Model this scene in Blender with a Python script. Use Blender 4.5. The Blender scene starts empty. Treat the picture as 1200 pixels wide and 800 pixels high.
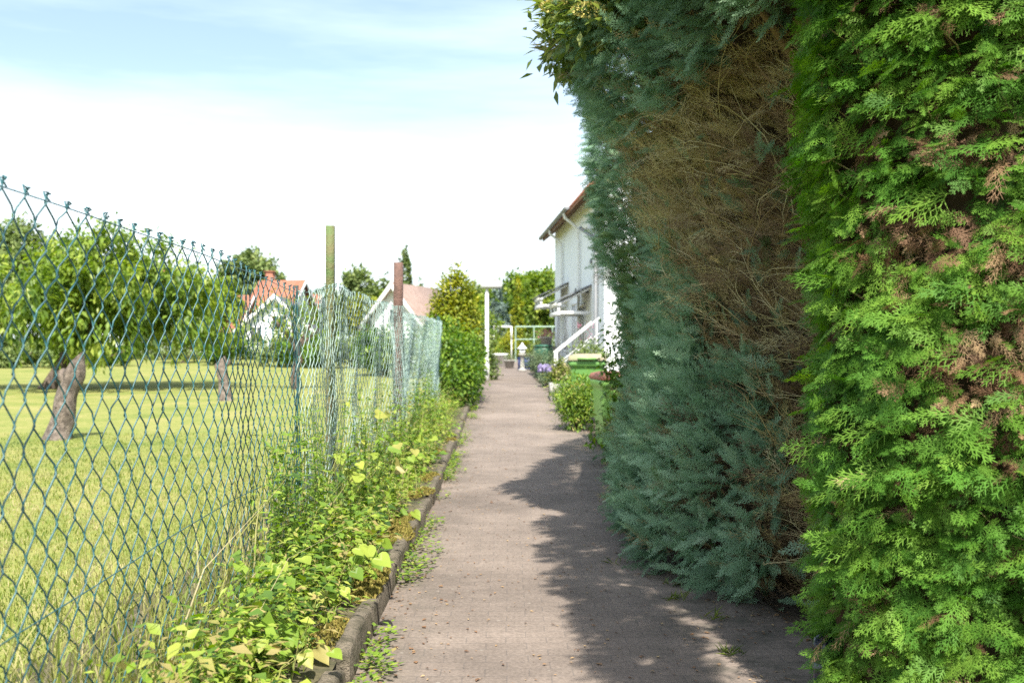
import bpy, math
import numpy as np
R = math.radians
rng = np.random.default_rng(7)
scene = bpy.context.scene
COL = scene.collection

# ------------------------------------------------------------------ camera
EYE = 1.5
cam_d = bpy.data.cameras.new("camera"); cam = bpy.data.objects.new("camera", cam_d); COL.objects.link(cam)
cam_d.sensor_width = 36.0; cam_d.lens = 36.0
cam_d.clip_start = 0.05; cam_d.clip_end = 3000
cam_d.shift_x = 3/1200
cam.location = (0, 0, EYE); cam.rotation_euler = (R(90), 0, 0)
cam_d.dof.use_dof = True; cam_d.dof.focus_distance = 5.0; cam_d.dof.aperture_fstop = 3.2
scene.camera = cam
# ------------------------------------------------------------------ sky, sun, exposure
SUN_EL = 52.0
SUN_DIR = np.array([0.08, -1.0, 0.0]); SUN_DIR /= np.linalg.norm(SUN_DIR)      # horizontal direction towards the sun
world = bpy.data.worlds.new("World"); scene.world = world; world.use_nodes = True
wn = world.node_tree; wn.nodes.clear()
def wnode(t, **k):
    n = wn.nodes.new(t)
    for a, b in k.items(): setattr(n, a, b)
    return n
wout = wnode('ShaderNodeOutputWorld'); wbg = wnode('ShaderNodeBackground'); wbg.inputs[1].default_value = 0.12
sky = wnode('ShaderNodeTexSky', sky_type='NISHITA', sun_disc=False)
sky.sun_elevation = R(SUN_EL); sky.sun_rotation = math.atan2(SUN_DIR[0], SUN_DIR[1])
sky.air_density = 1.0; sky.dust_density = 2.0; sky.ozone_density = 1.0
tc = wnode('ShaderNodeTexCoord'); sep = wnode('ShaderNodeSeparateXYZ')
wn.links.new(tc.outputs['Generated'], sep.inputs[0])
mp = wnode('ShaderNodeMapping'); mp.inputs['Scale'].default_value = (1.2, 1.6, 9.0); mp.inputs['Rotation'].default_value = (0, R(6), 0)
wn.links.new(tc.outputs['Generated'], mp.inputs[0])
nz = wnode('ShaderNodeTexNoise'); nz.inputs['Scale'].default_value = 1.5; nz.inputs['Detail'].default_value = 6; nz.inputs['Roughness'].default_value = 0.55
wn.links.new(mp.outputs[0], nz.inputs[0])
r1 = wnode('ShaderNodeMapRange'); r1.inputs[1].default_value = 0.36; r1.inputs[2].default_value = 0.70; r1.inputs[3].default_value = 0.14
wn.links.new(nz.outputs[0], r1.inputs[0])
r2 = wnode('ShaderNodeMapRange', interpolation_type='SMOOTHSTEP'); r2.inputs[1].default_value = 0.26; r2.inputs[2].default_value = 0.0   # thin white cloud deck low over the horizon
wn.links.new(sep.outputs[2], r2.inputs[0])
ad = wnode('ShaderNodeMath', operation='MULTIPLY_ADD', use_clamp=True); ad.inputs[1].default_value = 0.62
wn.links.new(r1.outputs[0], ad.inputs[0]); wn.links.new(r2.outputs[0], ad.inputs[2])
mx = wnode('ShaderNodeMix', data_type='RGBA')
mx.inputs['B'].default_value = (5.6, 6.3, 6.6, 1)
wn.links.new(ad.outputs[0], mx.inputs['Factor']); wn.links.new(sky.outputs[0], mx.inputs['A'])
wn.links.new(mx.outputs['Result'], wbg.inputs[0]); wn.links.new(wbg.outputs[0], wout.inputs[0])
sd = bpy.data.lights.new("sun", 'SUN'); sd.energy = 4.6; sd.angle = R(0.53); sd.color = (1.0, 0.95, 0.86)
sun = bpy.data.objects.new("sun", sd); COL.objects.link(sun)
from mathutils import Vector
sv = Vector((SUN_DIR[0]*math.cos(R(SUN_EL)), SUN_DIR[1]*math.cos(R(SUN_EL)), math.sin(R(SUN_EL))))
sun.rotation_euler = sv.to_track_quat('Z', 'Y').to_euler(); sun.location = (5, -10, 20)
scene.view_settings.view_transform = 'Standard'; scene.view_settings.look = 'None'
scene.view_settings.exposure = 1.15; scene.view_settings.gamma = 1.0
scene.view_settings.use_curve_mapping = False
scene.cycles.max_bounces = 8; scene.cycles.transmission_bounces = 6; scene.cycles.diffuse_bounces = 4
scene.cycles.use_denoising = False

# ------------------------------------------------------------------ helpers
def at(px, py, d):                       # a place d metres away, in photograph pixels -> world
    return np.array([(px-597)*d/1200, d, EYE + (400-py)*d/1200])

class MB:
    def __init__(s): s.V = []; s.F = {3: [], 4: []}; s.T = []; s.n = 0; s.U = []
    def add(s, V, F, tint=0.5):
        V = np.asarray(V, float).reshape(-1, 3); F = np.asarray(F, int)
        s.V.append(V)
        if np.isscalar(tint): tint = np.full(len(V), tint)
        s.T.append(tint); s.F[F.shape[1]].append(F + s.n); s.n += len(V)
    def box(s, c, size, rz=0, tint=0.5, taper=1.0):
        x, y, z = np.array(size)/2.0
        v = np.array([[-x,-y,-z],[x,-y,-z],[x,y,-z],[-x,y,-z],[-x*taper,-y*taper,z],[x*taper,-y*taper,z],[x*taper,y*taper,z],[-x*taper,y*taper,z]])
        ca, sa = math.cos(rz), math.sin(rz)
        v = np.stack([v[:,0]*ca-v[:,1]*sa, v[:,0]*sa+v[:,1]*ca, v[:,2]], 1) + np.array(c)
        s.add(v, [[0,3,2,1],[4,5,6,7],[0,1,5,4],[1,2,6,5],[2,3,7,6],[3,0,4,7]], tint)
    def tube(s, pts, r, sides=6, tint=0.5, cap=True):
        P = np.asarray(pts, float); n = len(P)
        r = np.full(n, r) if np.isscalar(r) else np.asarray(r, float)
        d = np.gradient(P, axis=0); d /= np.linalg.norm(d, axis=1)[:, None] + 1e-9
        ref = np.array([0,0,1.0]) if abs(d[0][2]) < .9 else np.array([1.0,0,0])
        u = np.cross(d, ref); u /= np.linalg.norm(u, axis=1)[:, None] + 1e-9
        w = np.cross(d, u)
        a = np.arange(sides)*2*math.pi/sides
        V = P[:,None,:] + r[:,None,None]*(np.cos(a)[None,:,None]*u[:,None,:] + np.sin(a)[None,:,None]*w[:,None,:])
        i = np.arange(n-1)[:,None]*sides; j = np.arange(sides)[None,:]; k = (j+1) % sides
        F = np.stack([i+j, i+k, i+sides+k, i+sides+j], -1).reshape(-1, 4)
        s.add(V.reshape(-1,3), F, tint)
        if cap:
            for idx, fl in ((0, 1), (n-1, 0)):
                base = V[idx]; c = base.mean(0)
                f = [[0, 1+(q+1) % sides, 1+q] if fl else [0, 1+q, 1+(q+1) % sides] for q in range(sides)]
                s.add(np.vstack([c[None], base]), np.array(f), tint)
    def lathe(s, prof, c=(0,0,0), sides=20, tint=0.5):
        pr = np.asarray(prof, float); n = len(pr); a = np.arange(sides)*2*math.pi/sides
        V = np.stack([pr[:,0][:,None]*np.cos(a), pr[:,0][:,None]*np.sin(a), np.repeat(pr[:,1][:,None], sides, 1)], -1) + np.array(c)
        i = np.arange(n-1)[:,None]*sides; j = np.arange(sides)[None,:]; k = (j+1) % sides
        s.add(V.reshape(-1,3), np.stack([i+j, i+k, i+sides+k, i+sides+j], -1).reshape(-1,4), tint)
    def inst(s, T, F, pos, ax, nr, sc, tint):
        """copies of template T (x along axis, y sideways, z normal)"""
        ax = ax/(np.linalg.norm(ax, axis=1)[:,None]+1e-9)
        nr = nr - (nr*ax).sum(1)[:,None]*ax; nr /= np.linalg.norm(nr, axis=1)[:,None]+1e-9
        sd = np.cross(nr, ax)
        sc = np.broadcast_to(sc, (len(pos),))[:, None, None]
        M = np.stack([ax, sd, nr], 1)*sc                                   # n,3(local),3
        V = np.einsum('kl,nlm->nkm', T, M) + pos[:,None,:]
        n, k = len(pos), len(T)
        FF = (F[None] + (np.arange(n)*k)[:,None,None]).reshape(-1, F.shape[1])
        s.add(V.reshape(-1,3), FF, np.repeat(np.broadcast_to(tint, (n,)), k))
    def build(s, name, mat, parent=None, smooth=False, loc=None, jit=None):
        V = np.vstack(s.V); T = np.concatenate(s.T)
        me = bpy.data.meshes.new(name)
        f3 = np.vstack(s.F[3]) if s.F[3] else np.zeros((0,3), int)
        f4 = np.vstack(s.F[4]) if s.F[4] else np.zeros((0,4), int)
        if loc is not None: V = V - np.array(loc)
        me.vertices.add(len(V)); me.vertices.foreach_set('co', V.astype(np.float32).ravel())
        loops = np.concatenate([f3.ravel(), f4.ravel()]).astype(np.int32)
        me.loops.add(len(loops)); me.loops.foreach_set('vertex_index', loops)
        nt = len(f3)+len(f4)
        st = np.concatenate([np.arange(len(f3))*3, len(f3)*3+np.arange(len(f4))*4]).astype(np.int32)
        me.polygons.add(nt); me.polygons.foreach_set('loop_start', st)
        me.update(calc_edges=True); me.validate()
        at_ = me.attributes.new('tint', 'FLOAT', 'POINT')
        at_.data.foreach_set('value', T.astype(np.float32))
        if smooth: me.polygons.foreach_set('use_smooth', np.ones(nt, bool))
        me.materials.append(mat)
        o = bpy.data.objects.new(name, me); COL.objects.link(o)
        if loc is not None and parent is None: o.location = loc
        if parent is not None: o.parent = parent
        return o

def tag(o, label=None, cat=None, group=None, kind=None):
    if label: o['label'] = label
    if cat: o['category'] = cat
    if group: o['group'] = group
    if kind: o['kind'] = kind
    return o
def thing(name, loc, label, cat, group=None, rz=0):
    e = bpy.data.objects.new(name, None); COL.objects.link(e); e.location = loc; e.rotation_euler = (0,0,rz)
    e.empty_display_size = .2
    return tag(e, label, cat, group)
def copy_thing(root, loc, label, rz=0, sc=1.0, group=None):
    c = root.copy(); COL.objects.link(c); c.location = loc; c.rotation_euler = (0,0,rz); c.scale = (sc,)*3
    c['label'] = label
    if group: c['group'] = group
    for ch in root.children:
        k = ch.copy(); COL.objects.link(k); k.parent = c
        for g in ch.children:
            q = g.copy(); COL.objects.link(q); q.parent = k
    return c
def unit(n):
    v = rng.normal(size=(n,3)); return v/np.linalg.norm(v, axis=1)[:,None]
def vnoise(P, s, seed=0):                # cheap smooth noise, about -1..1
    P = np.asarray(P)*s; r = np.random.default_rng(seed); o = np.zeros(len(P))
    for k in range(5):
        d = r.normal(size=3)*(1+.5*k); o += np.sin(P@d + r.uniform(0,6.28))/(1+.4*k)
    return o/2.2

# ------------------------------------------------------------------ materials
def mat_new(name):
    m = bpy.data.materials.new(name); m.use_nodes = True; nt = m.node_tree; nt.nodes.clear()
    return m, nt
def N(nt, t, **k):
    n = nt.nodes.new(t)
    for a, b in k.items():
        if a.startswith('i_'): n.inputs[a[2:].replace('_', ' ')].default_value = b
        else: setattr(n, a, b)
    return n
def ramp(nt, stops):
    n = nt.nodes.new('ShaderNodeValToRGB'); e = n.color_ramp.elements
    while len(e) < len(stops): e.new(0.5)
    for q, (p, c) in zip(e, stops): q.position = p; q.color = (*c, 1)
    return n
def leaf_mat(name, stops, trans=0.35, rough=0.5, spec=0.3):
    m, nt = mat_new(name); L = nt.links
    a = N(nt, 'ShaderNodeAttribute', attribute_name='tint'); r = ramp(nt, stops); L.new(a.outputs['Fac'], r.inputs[0])
    tcn = N(nt, 'ShaderNodeTexCoord'); no = N(nt, 'ShaderNodeTexNoise', i_Scale=9.0, i_Detail=2.0); L.new(tcn.outputs['Object'], no.inputs[0])
    hv = N(nt, 'ShaderNodeHueSaturation'); mr = N(nt, 'ShaderNodeMapRange'); mr.inputs[3].default_value = .7; mr.inputs[4].default_value = 1.3
    L.new(no.outputs[0], mr.inputs[0]); L.new(mr.outputs[0], hv.inputs['Value']); L.new(r.outputs[0], hv.inputs['Color'])
    p = N(nt, 'ShaderNodeBsdfPrincipled'); p.inputs['Roughness'].default_value = rough; p.inputs['Specular IOR Level'].default_value = spec
    L.new(hv.outputs[0], p.inputs['Base Color'])
    t = N(nt, 'ShaderNodeBsdfTranslucent'); hs = N(nt, 'ShaderNodeHueSaturation'); hs.inputs['Saturation'].default_value = 1.15; hs.inputs['Value'].default_value = 1.3
    L.new(hv.outputs[0], hs.inputs['Color']); L.new(hs.outputs[0], t.inputs['Color'])
    mxs = N(nt, 'ShaderNodeMixShader'); mxs.inputs[0].default_value = trans
    L.new(p.outputs[0], mxs.inputs[1]); L.new(t.outputs[0], mxs.inputs[2])
    o = N(nt, 'ShaderNodeOutputMaterial'); L.new(mxs.outputs[0], o.inputs[0])
    return m
def plain(name, c, rough=0.6, var=0.25, scale=6.0, metal=0.0, bump=0.0, c2=None, spec=0.4):
    m, nt = mat_new(name); L = nt.links
    tcn = N(nt, 'ShaderNodeTexCoord'); no = N(nt, 'ShaderNodeTexNoise', i_Scale=scale, i_Detail=6.0, i_Roughness=0.6); L.new(tcn.outputs['Object'], no.inputs[0])
    if c2 is None: c2 = tuple(x*(1-var) for x in c)
    r = ramp(nt, [(0.3, c2), (0.68, c)]); L.new(no.outputs[0], r.inputs[0])
    p = N(nt, 'ShaderNodeBsdfPrincipled'); p.inputs['Roughness'].default_value = rough; p.inputs['Metallic'].default_value = metal
    p.inputs['Specular IOR Level'].default_value = spec
    L.new(r.outputs[0], p.inputs['Base Color'])
    if bump:
        b = N(nt, 'ShaderNodeBump'); b.inputs['Strength'].default_value = bump; b.inputs['Distance'].default_value = .02
        n2 = N(nt, 'ShaderNodeTexNoise', i_Scale=scale*6, i_Detail=6.0); L.new(tcn.outputs['Object'], n2.inputs[0])
        L.new(n2.outputs[0], b.inputs['Height']); L.new(b.outputs[0], p.inputs['Normal'])
    o = N(nt, 'ShaderNodeOutputMaterial'); L.new(p.outputs[0], o.inputs[0])
    return m
def tint_mat(name, stops, rough=0.8):
    m, nt = mat_new(name); L = nt.links
    a = N(nt, 'ShaderNodeAttribute', attribute_name='tint'); r = ramp(nt, stops); L.new(a.outputs['Fac'], r.inputs[0])
    p = N(nt, 'ShaderNodeBsdfPrincipled'); p.inputs['Roughness'].default_value = rough; p.inputs['Specular IOR Level'].default_value = .2
    L.new(r.outputs[0], p.inputs['Base Color']); o = N(nt, 'ShaderNodeOutputMaterial'); L.new(p.outputs[0], o.inputs[0])
    return m
def path_mat():
    m, nt = mat_new('brick_paving'); L = nt.links
    tcn = N(nt, 'ShaderNodeTexCoord')
    br = N(nt, 'ShaderNodeTexBrick'); br.inputs['Scale'].default_value = 1.0
    br.inputs['Brick Width'].default_value = 0.20; br.inputs['Row Height'].default_value = 0.10
    br.inputs['Mortar Size'].default_value = 0.0035; br.inputs['Mortar Smooth'].default_value = .5; br.inputs['Bias'].default_value = 0.0
    br.inputs['Color1'].default_value = (.180,.146,.122,1); br.inputs['Color2'].default_value = (.202,.163,.136,1); br.inputs['Mortar'].default_value = (.150,.126,.110,1)
    wv = N(nt, 'ShaderNodeTexNoise', i_Scale=1.2, i_Detail=2.0); L.new(tcn.outputs['Object'], wv.inputs[0])
    va = N(nt, 'ShaderNodeVectorMath', operation='MULTIPLY_ADD'); va.inputs[1].default_value = (.03,.03,0); L.new(wv.outputs['Color'], va.inputs[0]); L.new(tcn.outputs['Object'], va.inputs[2])
    L.new(va.outputs[0], br.inputs[0])
    n1 = N(nt, 'ShaderNodeTexNoise', i_Scale=.9, i_Detail=5.0, i_Roughness=.65); L.new(tcn.outputs['Object'], n1.inputs[0])
    q1 = N(nt, 'ShaderNodeMapRange'); q1.inputs[1].default_value = .3; q1.inputs[2].default_value = .7; q1.inputs[3].default_value = .70; q1.inputs[4].default_value = 1.26; L.new(n1.outputs[0], q1.inputs[0])
    n2 = N(nt, 'ShaderNodeTexNoise', i_Scale=60.0, i_Detail=3.0); L.new(tcn.outputs['Object'], n2.inputs[0])
    q2 = N(nt, 'ShaderNodeMapRange'); q2.inputs[1].default_value = .3; q2.inputs[2].default_value = .7; q2.inputs[3].default_value = .8; q2.inputs[4].default_value = 1.2; L.new(n2.outputs[0], q2.inputs[0])
    mu = N(nt, 'ShaderNodeMath', operation='MULTIPLY'); L.new(q1.outputs[0], mu.inputs[0]); L.new(q2.outputs[0], mu.inputs[1])
    hv = N(nt, 'ShaderNodeHueSaturation'); L.new(mu.outputs[0], hv.inputs['Value']); L.new(br.outputs[0], hv.inputs['Color'])
    # dirt and lichen towards the edges of the path
    sx = N(nt, 'ShaderNodeSeparateXYZ'); L.new(tcn.outputs['Object'], sx.inputs[0])
    ab = N(nt, 'ShaderNodeMath', operation='ABSOLUTE'); su = N(nt, 'ShaderNodeMath', operation='SUBTRACT'); su.inputs[1].default_value = .12; L.new(sx.outputs[0], su.inputs[0]); L.new(su.outputs[0], ab.inputs[0])
    e = N(nt, 'ShaderNodeMapRange'); e.inputs[1].default_value = .42; e.inputs[2].default_value = .95; L.new(ab.outputs[0], e.inputs[0])
    n3 = N(nt, 'ShaderNodeTexNoise', i_Scale=5.0, i_Detail=7.0, i_Roughness=.7); L.new(tcn.outputs['Object'], n3.inputs[0])
    q3 = N(nt, 'ShaderNodeMapRange'); q3.inputs[1].default_value = .45; q3.inputs[2].default_value = .62; L.new(n3.outputs[0], q3.inputs[0])
    m3 = N(nt, 'ShaderNodeMath', operation='MULTIPLY'); L.new(e.outputs[0], m3.inputs[0]); L.new(q3.outputs[0], m3.inputs[1])
    m4 = N(nt, 'ShaderNodeMath', operation='MULTIPLY'); m4.inputs[1].default_value = .85; L.new(m3.outputs[0], m4.inputs[0])
    mix = N(nt, 'ShaderNodeMix', data_type='RGBA'); mix.inputs['B'].default_value = (.085,.078,.062,1); L.new(m4.outputs[0], mix.inputs['Factor']); L.new(hv.outputs[0], mix.inputs['A'])
    # pale lichen spots
    vo = N(nt, 'ShaderNodeTexVoronoi', i_Scale=7.0); L.new(tcn.outputs['Object'], vo.inputs[0])
    n5 = N(nt, 'ShaderNodeTexNoise', i_Scale=30.0, i_Detail=2.0); L.new(tcn.outputs['Object'], n5.inputs[0])
    a5 = N(nt, 'ShaderNodeMath', operation='MULTIPLY_ADD'); a5.inputs[1].default_value = .14; L.new(n5.outputs[0], a5.inputs[0]); L.new(vo.outputs['Distance'], a5.inputs[2])
    q5 = N(nt, 'ShaderNodeMapRange'); q5.inputs[1].default_value = .155; q5.inputs[2].default_value = .125; q5.inputs[4].default_value = .55; L.new(a5.outputs[0], q5.inputs[0])
    mi2 = N(nt, 'ShaderNodeMix', data_type='RGBA'); mi2.inputs['B'].default_value = (.30,.27,.23,1); L.new(q5.outputs[0], mi2.inputs['Factor']); L.new(mix.outputs['Result'], mi2.inputs['A'])
    p = N(nt, 'ShaderNodeBsdfPrincipled'); p.inputs['Roughness'].default_value = .85; p.inputs['Specular IOR Level'].default_value = .25
    L.new(mi2.outputs['Result'], p.inputs['Base Color'])
    b = N(nt, 'ShaderNodeBump'); b.inputs['Strength'].default_value = .4; b.inputs['Distance'].default_value = .003
    bm_ = N(nt, 'ShaderNodeMath', operation='SUBTRACT'); L.new(n2.outputs[0], bm_.inputs[0]); L.new(br.outputs['Fac'], bm_.inputs[1]); L.new(bm_.outputs[0], b.inputs['Height']); L.new(b.outputs[0], p.inputs['Normal'])
    o = N(nt, 'ShaderNodeOutputMaterial'); L.new(p.outputs[0], o.inputs[0])
    return m
def lawn_mat(name, cols, s=1.0):
    m, nt = mat_new(name); L = nt.links
    tcn = N(nt, 'ShaderNodeTexCoord')
    n1 = N(nt, 'ShaderNodeTexNoise', i_Scale=.7*s, i_Detail=6.0, i_Roughness=.62); L.new(tcn.outputs['Object'], n1.inputs[0])
    n2 = N(nt, 'ShaderNodeTexNoise', i_Scale=14.0*s, i_Detail=5.0, i_Roughness=.7); L.new(tcn.outputs['Object'], n2.inputs[0])
    mm = N(nt, 'ShaderNodeMix', data_type='FLOAT'); mm.inputs[0].default_value = .5; L.new(n1.outputs[0], mm.inputs[2]); L.new(n2.outputs[0], mm.inputs[3])
    r = ramp(nt, cols); L.new(mm.outputs[0], r.inputs[0])
    p = N(nt, 'ShaderNodeBsdfPrincipled'); p.inputs['Roughness'].default_value = .9; p.inputs['Specular IOR Level'].default_value = .1
    L.new(r.outputs[0], p.inputs['Base Color'])
    b = N(nt, 'ShaderNodeBump'); b.inputs['Strength'].default_value = .6; b.inputs['Distance'].default_value = .03; L.new(n2.outputs[0], b.inputs['Height']); L.new(b.outputs[0], p.inputs['Normal'])
    o = N(nt, 'ShaderNodeOutputMaterial'); L.new(p.outputs[0], o.inputs[0])
    return m
def glass_mat():
    m, nt = mat_new('window_glass'); p = N(nt, 'ShaderNodeBsdfPrincipled'); p.inputs['Base Color'].default_value = (.05,.06,.07,1); p.inputs['Roughness'].default_value = .05
    o = N(nt, 'ShaderNodeOutputMaterial'); nt.links.new(p.outputs[0], o.inputs[0]); return m
def tile_mat(name, c1, c2):
    m, nt = mat_new(name); L = nt.links; tcn = N(nt, 'ShaderNodeTexCoord')
    w = N(nt, 'ShaderNodeTexWave', bands_direction='Y'); w.inputs['Scale'].default_value = 1.6; w.inputs['Distortion'].default_value = .4; L.new(tcn.outputs['Object'], w.inputs[0])
    no = N(nt, 'ShaderNodeTexNoise', i_Scale=3.0, i_Detail=6.0); L.new(tcn.outputs['Object'], no.inputs[0])
    mm = N(nt, 'ShaderNodeMix', data_type='FLOAT'); mm.inputs[0].default_value = .65; L.new(w.outputs['Fac'], mm.inputs[2]); L.new(no.outputs[0], mm.inputs[3])
    r = ramp(nt, [(.3, c1), (.7, c2)]); L.new(mm.outputs[0], r.inputs[0])
    p = N(nt, 'ShaderNodeBsdfPrincipled'); p.inputs['Roughness'].default_value = .8; L.new(r.outputs[0], p.inputs['Base Color'])
    b = N(nt, 'ShaderNodeBump'); b.inputs['Strength'].default_value = .6; b.inputs['Distance'].default_value = .05; L.new(w.outputs['Fac'], b.inputs['Height']); L.new(b.outputs[0], p.inputs['Normal'])
    o = N(nt, 'ShaderNodeOutputMaterial'); L.new(p.outputs[0], o.inputs[0]); return m

M = dict(
 path=path_mat(),
 lawn=lawn_mat('lawn_turf', [(.32,(.075,.12,.03)), (.46,(.185,.215,.055)), (.57,(.26,.25,.085)), (.69,(.33,.28,.14))]),
 ground=lawn_mat('rough_ground', [(.3,(.06,.09,.025)), (.5,(.12,.15,.045)), (.7,(.2,.19,.08))], .5),
 soil=plain('bed_soil', (.10,.075,.05), .95, .5, 5, bump=.8, c2=(.035,.028,.02)),
 verge=plain('verge_soil', (.13,.11,.06), .95, .5, 7, bump=.8, c2=(.05,.05,.025)),
 kerb=plain('kerb_concrete', (.20,.165,.125), .95, .5, 11, bump=1.0, c2=(.045,.042,.022)),
 moss=tint_mat('moss', [(0,(.09,.08,.015)), (.5,(.19,.17,.035)), (1,(.27,.20,.06))]),
 thuja=leaf_mat('thuja_sprays', [(0,(.03,.09,.015)), (.5,(.095,.225,.03)), (1,(.19,.33,.045))], .36, .55, .15),
 thuja_dead=leaf_mat('thuja_dead_sprays', [(0,(.09,.045,.025)), (.5,(.25,.14,.075)), (1,(.45,.32,.17))], .2, .7),
 cypress=leaf_mat('blue_cypress_sprays', [(0,(.055,.12,.065)), (.5,(.225,.365,.215)), (1,(.38,.52,.35))], .34, .5),
 cypress_green=leaf_mat('cypress_green_sprays', [(0,(.06,.10,.03)), (.5,(.16,.25,.09)), (1,(.26,.35,.14))], .25, .5),
 twig_dead=leaf_mat('dead_twigs', [(0,(.11,.07,.04)), (.35,(.27,.19,.10)), (.6,(.34,.29,.11)), (1,(.50,.44,.26))], .15, .8),
 bark=plain('bark', (.17,.13,.10), .9, .5, 14, bump=.9, c2=(.06,.045,.035)),
 bark_grey=plain('stump_bark', (.24,.195,.16), .95, .5, 11, bump=1.0, c2=(.035,.028,.022)),
 cut=plain('cut_wood', (.50,.42,.33), .85, .3, 10, c2=(.28,.22,.17)),
 core=plain('hedge_core', (.07,.05,.03), 1.0, .5, 9, c2=(.025,.02,.012), spec=.05),  # opaque filler, the shade inside the hedges put into its dark brown
 leaf=leaf_mat('broad_leaves', [(0,(.035,.085,.012)), (.5,(.105,.20,.025)), (1,(.26,.36,.05))], .4, .42),
 leaf_tree=leaf_mat('fruit_tree_leaves', [(0,(.055,.11,.018)), (.5,(.17,.26,.035)), (1,(.33,.39,.07))], .42, .4),
 leaf_far=leaf_mat('far_tree_leaves', [(0,(.075,.12,.035)), (.5,(.17,.235,.07)), (1,(.28,.33,.12))], .3, .6),
 leaf_gold=leaf_mat('golden_leaves', [(0,(.10,.15,.015)), (.5,(.24,.28,.025)), (1,(.42,.40,.05))], .4, .5),
 leaf_blue=leaf_mat('blue_spruce_needles', [(0,(.06,.10,.08)), (.5,(.14,.20,.17)), (1,(.22,.29,.26))], .2, .6),
 leaf_sage=leaf_mat('sage_leaves', [(0,(.06,.10,.05)), (.5,(.15,.21,.11)), (1,(.26,.31,.18))], .3, .6),
 elder=leaf_mat('elder_leaves', [(0,(.07,.11,.02)), (.5,(.17,.23,.05)), (1,(.33,.36,.12))], .4, .4),
 flower_y=tint_mat('elder_flowers', [(0,(.45,.38,.10)), (1,(.7,.62,.25))]),
 lavender=tint_mat('lavender_flowers', [(0,(.20,.16,.34)), (1,(.38,.33,.52))]),
 pink=tint_mat('pink_petals', [(0,(.35,.05,.12)), (1,(.55,.16,.28))]),
 grass=leaf_mat('grass_blades', [(0,(.055,.105,.02)), (.45,(.195,.25,.045)), (.80,(.31,.31,.09)), (1,(.42,.36,.20))], .35, .6),
 weed=leaf_mat('weed_leaves', [(0,(.04,.09,.02)), (.3,(.10,.185,.03)), (.6,(.195,.31,.035)), (.88,(.36,.42,.075)), (1,(.37,.31,.12))], .4, .45),
 wire=plain('teal_wire_coating', (.035,.135,.14), .38, .4, 20, c2=(.02,.07,.09), spec=.5),
 wire_pale=plain('sunlit_wire_coating', (.36,.47,.42), .45, .3, 9, c2=(.17,.28,.26), spec=.5),  # far wires: sheen of the grazing sun put into a paler colour
 steel=plain('dull_steel', (.16,.18,.19), .5, .4, 30, metal=.5),
 post_green=plain('mossy_green_post', (.10,.155,.05), .8, .4, 12, bump=.6, c2=(.15,.12,.06)),
 post_rust=plain('rusty_brown_post', (.20,.115,.09), .9, .4, 12, bump=.9, c2=(.10,.065,.055)),
 post_dark=plain('blue_green_post', (.06,.13,.14), .5, .4, 8),
 render_w=plain('white_render', (.86,.88,.91), .85, .06, 2.0, bump=.15),
 white=plain('white_paint', (.80,.80,.78), .45, .08, 4),
 soffit=plain('brown_soffit', (.16,.085,.05), .7, .3, 6),
 gutter=plain('grey_gutter', (.20,.21,.22), .5, .2, 5),
 tile=tile_mat('red_roof_tiles', (.22,.08,.05), (.36,.15,.09)),
 tile_br=tile_mat('brown_roof_tiles', (.22,.15,.12), (.36,.26,.22)),
 tile_dk=tile_mat('slate_roof', (.07,.075,.09), (.13,.13,.15)),
 glass=glass_mat(),
 bin=plain('green_bin_plastic', (.14,.31,.08), .45, .15, 5),
 bin_lid=plain('weathered_bin_lid', (.33,.25,.20), .7, .4, 6, c2=(.22,.25,.12)),
 bin_lime=plain('lime_bin_plastic', (.30,.55,.13), .4, .12, 5),
 bin_red=plain('red_brown_lid', (.34,.13,.08), .6, .3, 9),
 dark=plain('black_rubber', (.02,.02,.022), .6, .3, 9),
 gloss=plain('blue_black_enamel', (.02,.025,.05), .15, .3, 5, spec=.6),
 butt=plain('dark_green_plastic', (.02,.10,.06), .4, .2, 6),
 blue=plain('navy_blue_plastic', (.03,.05,.16), .45, .2, 6),
 stone=plain('pale_stone', (.45,.43,.39), .9, .35, 8, bump=.6),
 rail_green=plain('pale_green_rail', (.30,.42,.33), .5, .2, 6),
 timber=plain('grey_timber', (.30,.27,.24), .8, .35, 7),
)

# ------------------------------------------------------------------ ground levels
def g(y):                                  # level of the path along its length
    return np.interp(y, [-40, 9, 14, 24, 24.4, 30, 60, 120], [0, 0, .08, .50, .40, .32, .60, .9])
def lawn_z(y): return np.interp(y, [-40, 40, 70, 200, 2000], [.15, .15, .55, 1.0, 3.0])
def sheet(name, xs, ys, zf, mat, **kw):
    X, Y = np.meshgrid(xs, ys); Z = zf(X, Y)
    nx, ny = len(xs), len(ys); mb = MB()
    i = np.arange(ny-1)[:,None]*nx; j = np.arange(nx-1)[None,:]
    mb.add(np.stack([X,Y,Z],-1).reshape(-1,3), np.stack([i+j, i+j+1, i+nx+j+1, i+nx+j],-1).reshape(-1,4))
    o = mb.build(name, mat, smooth=True); o['kind'] = 'structure'; return o
far_y = np.concatenate([np.linspace(-20, 70, 46), np.array([90,120,160,220,320,500,900,1600])])
sheet('ground', np.array([-1500,-600,-250,-100,-50,-20,0,20,50,100,250,600,1500.]), np.concatenate([[-60.], far_y]),
      lambda X,Y: np.where(Y < 66, -.06, lawn_z(Y)-.02), M['ground'])
def lawn_h(X, Y):
    P = np.stack([X.ravel(), Y.ravel(), 0*X.ravel()], 1)
    return lawn_z(Y) + .012*vnoise(P, 1.3, 4).reshape(X.shape)
sheet('lawn', np.linspace(-45, -1.9, 60), np.linspace(-5, 72, 120), lawn_h, M['lawn'])
KX = lambda y: np.interp(y, [0, 4.5, 20, 26, 60], [-.72, -.70, -.72, -.72, -.40])     # left edge of the paving
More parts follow.
